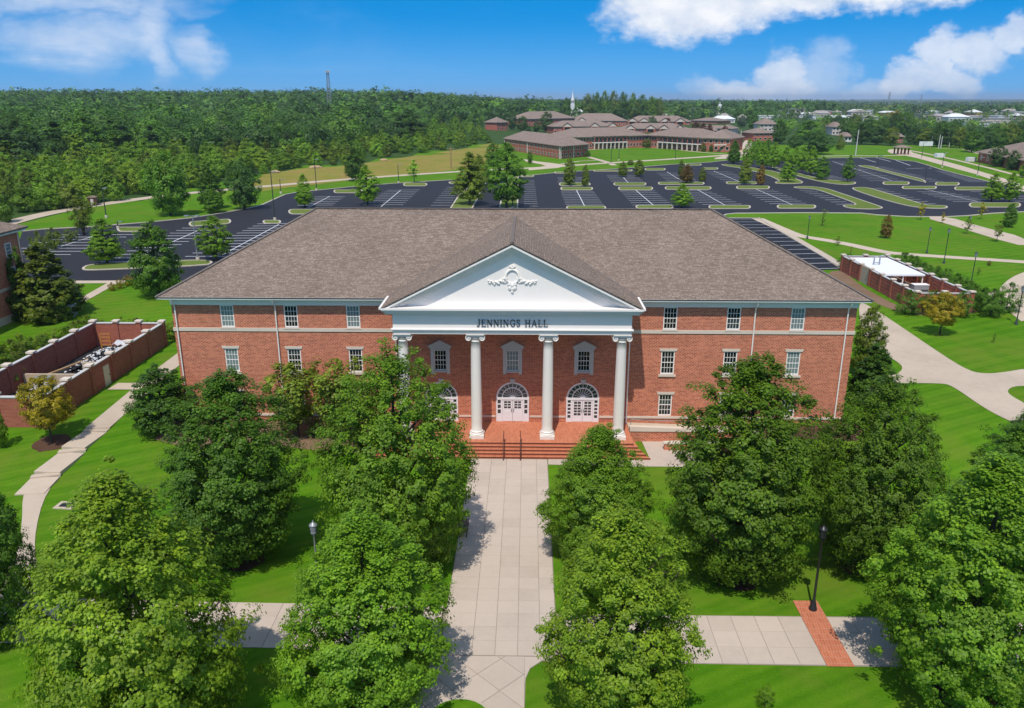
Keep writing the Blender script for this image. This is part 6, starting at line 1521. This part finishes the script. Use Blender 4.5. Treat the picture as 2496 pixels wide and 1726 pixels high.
# car park and road side trees
LT = 'trees round the car park'
for k, b, t_, w_, lab, tn in [
    ('round1', (385, 486), 340, 105, 'large dark oak on the grass behind the left car park', 'dark'), ('ovalt1', (483, 480), 425, 50, 'small dark tree in front of the blue green pine', 'dark'), ('ovalt0', (478, 470), 383, 58, 'tall dark tree beside the large oak', 'deep'),
    ('round0', (552, 472), 358, 82, 'spreading dark pine at the bend of the car park', 'blue'), ('oak0', (688, 468), 392, 42, 'narrow pin oak on the small kerbed island', 'mid'), ('ovalt1', (802, 408), 332, 54, 'very dark round tree at the road', 'deep'),
    ('oak1', (829, 462), 373, 62, 'pin oak in the left car park before the very dark tree', 'mid'), ('small0', (934, 412), 360, 36, 'bright green young tree on the field side island', 'bright'), ('oak0', (1058, 462), 343, 80, 'broad olive tree on the green strip left of the drive', 'olive'),
    ('ovalt0', (1080, 420), 348, 50, 'olive tree behind the green strip', 'olive'), ('oak1', (1142, 470), 322, 98, 'large dark oak on the green strip above the hall ridge', 'dark'), ('ovalt0', (1112, 375), 320, 40, 'dark tree at the crossing of the roads', 'dark'),
    ('oak0', (1537, 468), 415, 52, 'bright tree just above the right end of the hall ridge', 'mid')]:
    tree_px(k, b, t_, w_, lab, tn, LT, mul=1.4)
for k, b, t_, w_, lab, tn in [('vase', (622, 420), 15, 190, 'brownish tree on the double island, left', 'olive'), ('vase', (845, 430), 125, 130, 'olive brown tree on the double island, right', 'olive'), ('vase', (1370, 300), 80, 140, 'brownish tree behind the second double island, left', 'olive'), ('vase', (1600, 290), 50, 160, 'olive tree behind the second double island, right', 'olive'), ('vase', (1480, 130), 55, 110, 'dark crown behind the second double island, middle', 'olive')]:
    tree_px('ovalt%d' % (b[0] % 2), b, t_, w_, lab, tn, LT, zz=za, mul=1.25)
for k, b, t_, w_, lab, tn in [('o', (1700, 850), 690, 130, 'orange brown tree on the third double island', 'brown'), ('o', (1830, 840), 712, 70, 'olive brown tree right of the orange brown one', 'olive'), ('o', (1650, 800), 650, 50, 'slim yellow brown tree at the back of the lot', 'olive'), ('r', (385, 690), 580, 50, 'small tree on the round lawn island before the crescent', 'dark'), ('r', (1365, 555), 475, 100, 'round olive tree in the inner corner of the crescent', 'olive'), ('r', (870, 630), 575, 60, 'dark bush at the corner of the crescent wing', 'dark'),
                              ('o', (1840, 585), 510, 50, 'dark tree before the right wing of the crescent', 'olive'), ('o', (1905, 585), 525, 36, 'slim tree before the right wing of the crescent', 'olive'), ('o', (2095, 690), 500, 110, 'dark green tree at the right end of the crescent', 'dark')]:
    tree_px('ovalt0' if k == 'o' else 'round0', b, t_, w_, lab, tn, LT, zz=z3)
for i, (k, b, t_, w_, lab, tn) in enumerate([('ovalt0', (200, 770), 570, 105, 'brown topped tree on the thin island, left', 'olive'), ('ovalt1', (318, 780), 625, 80, 'rusty tree on the thin island, right', 'brown'), ('oak0', (525, 755), 545, 130, 'bright cone tree on the near kerbed island', 'mid'), ('oak1', (632, 690), 480, 110, 'tree in the lot row, right of the bright cone tree', 'mid'), ('oak0', (698, 705), 485, 120, 'tree in the lot row, second from its right end', 'mid'), ('ovalt0', (782, 738), 560, 115, 'darker tree at the right end of the lot row', 'dark'), ('oak1', (976, 755), 553, 112, 'lone dark cone tree at the tip of the island', 'dark'),
    ('oak0', (115, 620), 440, 100, 'dark cone tree at the head of the lot row', 'dark'), ('oak1', (225, 640), 430, 110, 'bright tree in the lot row, second from its left end', 'mid'), ('oak0', (330, 650), 450, 115, 'bright tree in the lot row, third from its left end', 'mid'), ('oak1', (420, 660), 455, 120, 'bright tree in the middle of the lot row', 'mid'), ('ovalt1', (290, 580), 428, 80, 'tree behind the lot row, left', 'mid'), ('ovalt0', (370, 560), 422, 60, 'small tree behind the lot row, middle', 'dark'), ('oak0', (510, 610), 490, 90, 'tree behind the lot row, right', 'mid'), ('oak1', (580, 640), 485, 90, 'tree behind the bright cone tree', 'mid'),
    ('round0', (740, 545), 365, 260, 'very large dark round tree beyond the lot row', 'blue'), ('round1', (570, 500), 400, 120, 'dark bush left of the very large round tree', 'blue'), ('round0', (680, 470), 290, 250, 'broad tree behind the very large round tree', 'dark'), ('ovalt1', (918, 512), 395, 75, 'small tree on the lawn right of the very large tree', 'olive'), ('round1', (460, 468), 285, 130, 'dark lollipop tree in front of the brick house', 'deep')]):
    tree_px(k, b, t_, w_, lab, tn, LT, zz=z4, mul=1.4)
for b, t_, w_, lab in (((2105, 640), 475, 140, 'dark tree before the low building, left'), ((2215, 665), 515, 120, 'dark tree before the low building, right')): tree_px('round1', b, t_, w_, lab, 'blue', LT, zz=z4, mul=1.1)
tree_px('round0', (2300, 720), 620, 90, 'bright bush at the right edge by the low building', 'bright', LT, zz=z4)
for x, t_, w_, lab in ((1775, 335, 90, 'dark red tree, leftmost before the far hall'), (1835, 345, 70, 'dark red tree, second before the far hall'), (1890, 350, 70, 'dark red tree, third before the far hall'), (2015, 365, 75, 'dark red tree apart from the other three')): tree_px('ovalt0', (x, 450 if x < 2000 else 478), t_, w_, lab, 'red', LT, zz=z3)
for x, y, t_, w_, lab in ((520, 420, 248, 125, 'big dark tree before the far halls'), (235, 405, 235, 90, 'dark tree beside the small house at the wood'), (320, 415, 285, 120, 'dark bushy tree left of the big dark tree'), (370, 452, 360, 70, 'green tree on the lawn before the far halls'), (1410, 400, 285, 90, 'round tree between the low hall and the gabled hall'), (1453, 418, 350, 55, 'dark round tree before the low hall'), (440, 425, 330, 70, 'tree in front of the large far hall'), (1540, 360, 300, 60, 'dark red tree between the gables')):
    tree_px('round%d' % (x % 2), (x, y), t_, w_, lab, 'blue' if 'red' not in lab else 'red', LT, zz=z3, mul=1.15)

# ------------------------------------------------------------------ woods
rg = np.random.default_rng(77)
def project(P):
    d = P - CAM; w = d @ FW; return 1248 + F * (d @ RT) / w, 863 - F * (d @ UP) / w, w
pts = []
cand = np.stack([rg.uniform(-1500, 700, 95000), rg.uniform(85, 2050, 95000)], 1)
cand = cand[inside(cand[:, 0], cand[:, 1], WOOD)]
zc_ = height(cand[:, 0], cand[:, 1]); px_, py_, w_ = project(np.column_stack([cand, zc_]))
ok = (px_ > -160) & (px_ < 2650) & (w_ > 0); cand = cand[ok]; zc_ = zc_[ok]
dist = np.hypot(cand[:, 0] - CAM[0], cand[:, 1] - CAM[1]); order = np.argsort(dist)
cell = {}; keep = []
for i in order:      # spacing grows with distance
    sp = 6.2 if dist[i] < 300 else 8.0 if dist[i] < 480 else 10.5 if dist[i] < 700 else 15 if dist[i] < 1050 else 24
    k = (int(cand[i, 0] // sp), int(cand[i, 1] // sp), sp)
    if any((k[0] + a, k[1] + b, sp) in cell and math.hypot(cand[i, 0] - cell[(k[0] + a, k[1] + b, sp)][0], cand[i, 1] - cell[(k[0] + a, k[1] + b, sp)][1]) < sp * .8 for a in (-1, 0, 1) for b in (-1, 0, 1)): continue
    cell[k] = cand[i]; keep.append(i)
keep = np.array(keep); wood = np.column_stack([cand[keep], zc_[keep]]); wd = dist[keep]
# distance behind the front edge of the wood: young growth in front, old trees behind
ed = np.array(WOOD[1:18]); seg = np.full(len(wood), 1e9)
for i in range(len(ed) - 1):
    a, b = ed[i], ed[i + 1]; ab = b - a; t = np.clip(((wood[:, :2] - a) @ ab) / (ab @ ab), 0, 1); seg = np.minimum(seg, np.linalg.norm(wood[:, :2] - (a + t[:, None] * ab), axis=1))
young = seg < 62 + 22 * np.sin(wood[:, 0] * .021)
hgt = np.where(young, 6.0 + seg * .075 + rg.normal(size=len(seg)) * 1.8, 15.5 + rg.normal(size=len(seg)) * 3.6); hgt = np.clip(hgt, 3.5, 25)
near_left = wood[:, 1] < 215
hgt = np.where(near_left, np.maximum(hgt, 6 + rg.random(len(seg)) * 4), hgt)
wid = hgt * np.where(young, .72 + .25 * rg.random(len(seg)), .78 + .3 * rg.random(len(seg)))
big = (~young) & (rg.random(len(seg)) < .28); hgt = np.where(big, hgt * 1.12, hgt); wid = np.where(big, wid * 1.5, wid)
pal = ['light', 'mid', 'bright', 'light', 'mid', 'olive']; palo = ['dark', 'deep', 'dark', 'deep', 'blue', 'dark', 'mid']
sel = np.argsort(np.where(seg < 42, 0, 1e6) + wd)[:300]; ind = np.zeros(len(wood), bool); ind[sel] = True
for j in sel:
    kd = 'wood%d' % rg.integers(0, 5); tm, cm, r_, zt_ = P5[kd]; tn = (pal if young[j] else palo)[rg.integers(0, 6)]
    o = inst('woodland_tree', cm, None, wood[j], (0, 0, rg.uniform(0, 6.28)), (wid[j] / 2 / r_, wid[j] / 2 / r_, hgt[j] / zt_))
    v = .75 + .5 * rg.random(); o.color = (*[c * v for c in GR[tn]], 1)
    tag(o, 'leafy tree at the front edge of the wood behind the car park', 'tree', 'trees at the edge of the wood')
def mass(name, P, Hh, Ww, tints, label, cat, ncl, nl, lrel, seed):
    """trees too far to pick apart: one object of leaf clumps"""
    rr = np.random.default_rng(seed); n = len(P)
    t = rr.random((n, ncl)); f = rr.uniform(0, 6.283, (n, ncl)); rho = rr.random((n, ncl)) ** .22
    rad = (Ww / 2)[:, None] * np.sqrt(np.clip(1 - (1.9 * t - .9) ** 2, .05, 1)) * rho
    c = np.stack([P[:, None, 0] + rad * np.cos(f), P[:, None, 1] + rad * np.sin(f), P[:, None, 2] + Hh[:, None] * (.12 + .8 * t)], -1).reshape(-1, 3)
    s = np.repeat(Hh * .15, ncl) * (.6 + .7 * rr.random(n * ncl))
    ow = np.stack([(c[:, 0] - np.repeat(P[:, 0], ncl)) / np.repeat(Ww / 2, ncl), (c[:, 1] - np.repeat(P[:, 1], ncl)) / np.repeat(Ww / 2, ncl), (c[:, 2] - np.repeat(P[:, 2] + Hh * .45, ncl)) / np.repeat(Hh * .5, ncl)], 1)
    V, Fc = leaf_cloud(rr, c, s, nl, 1.0, .75, outward=ow * 1.8, jit=.2)
    ls = np.repeat(np.repeat(Hh * lrel, ncl), nl)      # leaf scale per leaf
    Q = V.reshape(-1, 4, 3); cc = Q.mean(1, keepdims=True); Q = cc + (Q - cc) * ls[:, None, None]
    me = bpy.data.meshes.new(name); raw_mesh(me, Q.reshape(-1, 3), Fc); me.materials.append(M['leaf_far'])
    at = me.color_attributes.new('tint', 'FLOAT_COLOR', 'POINT'); col = np.ones((len(V), 4), np.float32); col[:, :3] = np.repeat(tints, ncl * nl * 4, 0); at.data.foreach_set('color', col.ravel())
    o = inst(name, me); o.color = (1, 1, 1, 1); return tag(o, label, cat, None, 'stuff')
def tints_for(n, names, rr, lo=.5, hi=1.55): return np.array([GR[names[i]] for i in rr.integers(0, len(names), n)]) * rr.uniform(lo, hi, (n, 1))
rest = ~ind
b1 = rest & (wd < 620); b2 = rest & (wd >= 620)
tt = np.where(young[:, None], tints_for(len(wood), pal, rg, .75, 1.5), tints_for(len(wood), palo, rg, .5, 1.25)); tt[big] *= np.array([1.0, 1.1, 1.0])
mass('forest', wood[b1], hgt[b1], wid[b1], tt[b1], 'dense wood behind the young growth', 'forest', 50, 14, .06, 1)
mass('forest', wood[b2], hgt[b2] * 1.05, np.maximum(wid[b2], np.where(wd[b2] > 1050, 25, 15)), tt[b2], 'far wooded ridge on the left skyline', 'forest', 22, 5, .125, 2)
# trees of the town and the far plain on the right
def scatter(n, x0, x1, d0, d1, seed, hm=11):
    rr = np.random.default_rng(seed); px = rr.uniform(x0, x1, n); dd = d0 * (d1 / d0) ** rr.random(n)
    out = []
    for a, q in zip(px, dd):
        r_ = ray(a, 300); k = q / math.hypot(r_[0], r_[1]); x, y = CAM[0] + r_[0] * k, CAM[1] + r_[1] * k; out.append((x, y, float(height(x, y))))
    H_ = np.clip(hm + rr.normal(size=n) * 2.6, 5, 20); return np.array(out), H_, H_ * rr.uniform(.8, 1.2, n)
print('wood trees', len(wood), int(b1.sum()), int(b2.sum()))
# big trees behind the halls and tree belts on the right, each on its own
belt = [(b, t, w) for b, t, w in [((860, 335), 95, 120), ((940, 335), 85, 110), ((1010, 335), 75, 110), ((1085, 335), 72, 110), ((1160, 335), 82, 100), ((1240, 335), 92, 100), ((1320, 335), 105, 110), ((1400, 335), 120, 110), ((1470, 335), 135, 90), ((760, 335), 170, 110), ((690, 345), 130, 90), ((1120, 335), 170, 110), ((1260, 335), 165, 110), ((1360, 335), 170, 100), ((930, 335), 175, 100)]]
belt.sort()
for i, (b, t_, w_) in enumerate(belt): tree_px('round%d' % (i % 2), b, t_, w_, '%s tall tree from the left in the belt behind the far halls' % ORD[i], ['dark', 'mid', 'olive', 'dark'][i % 4], 'tall trees behind the far halls', zz=z3, mul=1.05)
belt2 = [((1560, 300), 215, 80), ((1620, 300), 225, 70), ((1690, 305), 218, 75), ((2130, 330), 210, 80), ((2220, 340), 220, 90), ((2160, 380), 280, 100), ((2260, 400), 270, 110), ((1850, 290), 220, 60), ((2060, 300), 230, 70), ((1960, 290), 215, 60)]
belt2.sort()
for i, (b, t_, w_) in enumerate(belt2): tree_px('round%d' % (i % 2), b, t_, w_, '%s dark tree from the left between the far halls and the town' % ORD[i], ['dark', 'blue', 'dark'][i % 3], 'dark trees before the town', zz=z3, mul=1.1)
belt3 = [((960, 420), 260, 130), ((1080, 470), 310, 170), ((1190, 475), 330, 150), ((1300, 480), 340, 140), ((1120, 400), 250, 140), ((1230, 390), 270, 130), ((1400, 400), 225, 160), ((1330, 370), 235, 130), ((1480, 470), 340, 160), ((1560, 480), 350, 150), ((1650, 490), 330, 150), ((1740, 490), 340, 150), ((1560, 400), 300, 130), ((1680, 400), 290, 130), ((1790, 400), 280, 150), ((1820, 500), 345, 130),
         ((1910, 530), 370, 170), ((2000, 520), 345, 170), ((2090, 500), 330, 170), ((2180, 490), 310, 180), ((2270, 480), 300, 180), ((1900, 480), 350, 140), ((2330, 520), 330, 160), ((1020, 350), 240, 110), ((900, 350), 250, 110), ((820, 330), 245, 100)]
belt3.sort()
for i, (b, t_, w_) in enumerate(belt3): tree_px('round%d' % (i % 2), b, t_, w_, '%s broad dark tree from the left in the belt beyond the far lawn' % ORD[i], ['dark', 'blue', 'dark', 'olive', 'deep'][i % 5], 'tree belt beyond the far lawn', zz=z4, mul=1.15)
tree_px('round0', (1330, 345), 215, 120, 'pale yellow green tree standing above the tree belt', 'yellow', zz=z4, mul=.8)
S1, S2 = scatter(260, 1850, 2600, 700, 1600, 5, 8.5), scatter(120, 1500, 1850, 1050, 1600, 15, 10); Pm, Hm, Wm = (np.concatenate([a, b]) for a, b in zip(S1, S2)); tm_ = tints_for(len(Pm), ['dark', 'blue', 'dark', 'mid', 'olive'], np.random.default_rng(9))
mass('treeline', Pm, Hm, Wm * 1.2, tm_, 'trees scattered through the far town', 'trees', 40, 10, .08, 6)
Pm, Hm, Wm = scatter(1900, 1100, 2620, 1500, 5200, 7, 12); tm_ = tints_for(len(Pm), ['dark', 'blue', 'deep', 'olive'], np.random.default_rng(10))
mass('treeline', Pm, Hm, Wm * 2.2, tm_, 'far wooded plain along the right skyline', 'trees', 12, 5, .24, 8)

# ------------------------------------------------------------------ air
hm_ = MB().box(-11500, 11500, -700, 17500, -1.0, 95.0)
hzm = bpy.data.materials.new('haze_air'); hzm.use_nodes = True; nt = hzm.node_tree; nt.nodes.clear(); g = N(nt)
o_ = g.new('ShaderNodeOutputMaterial'); v_ = g.new('ShaderNodeVolumePrincipled'); v_.inputs['Color'].default_value = (.72, .82, .95, 1); v_.inputs['Density'].default_value = .00009; v_.inputs['Anisotropy'].default_value = .2
g.l.new(v_.outputs[0], o_.inputs['Volume'])
hm_.build('haze', hzm, None, kind='stuff')
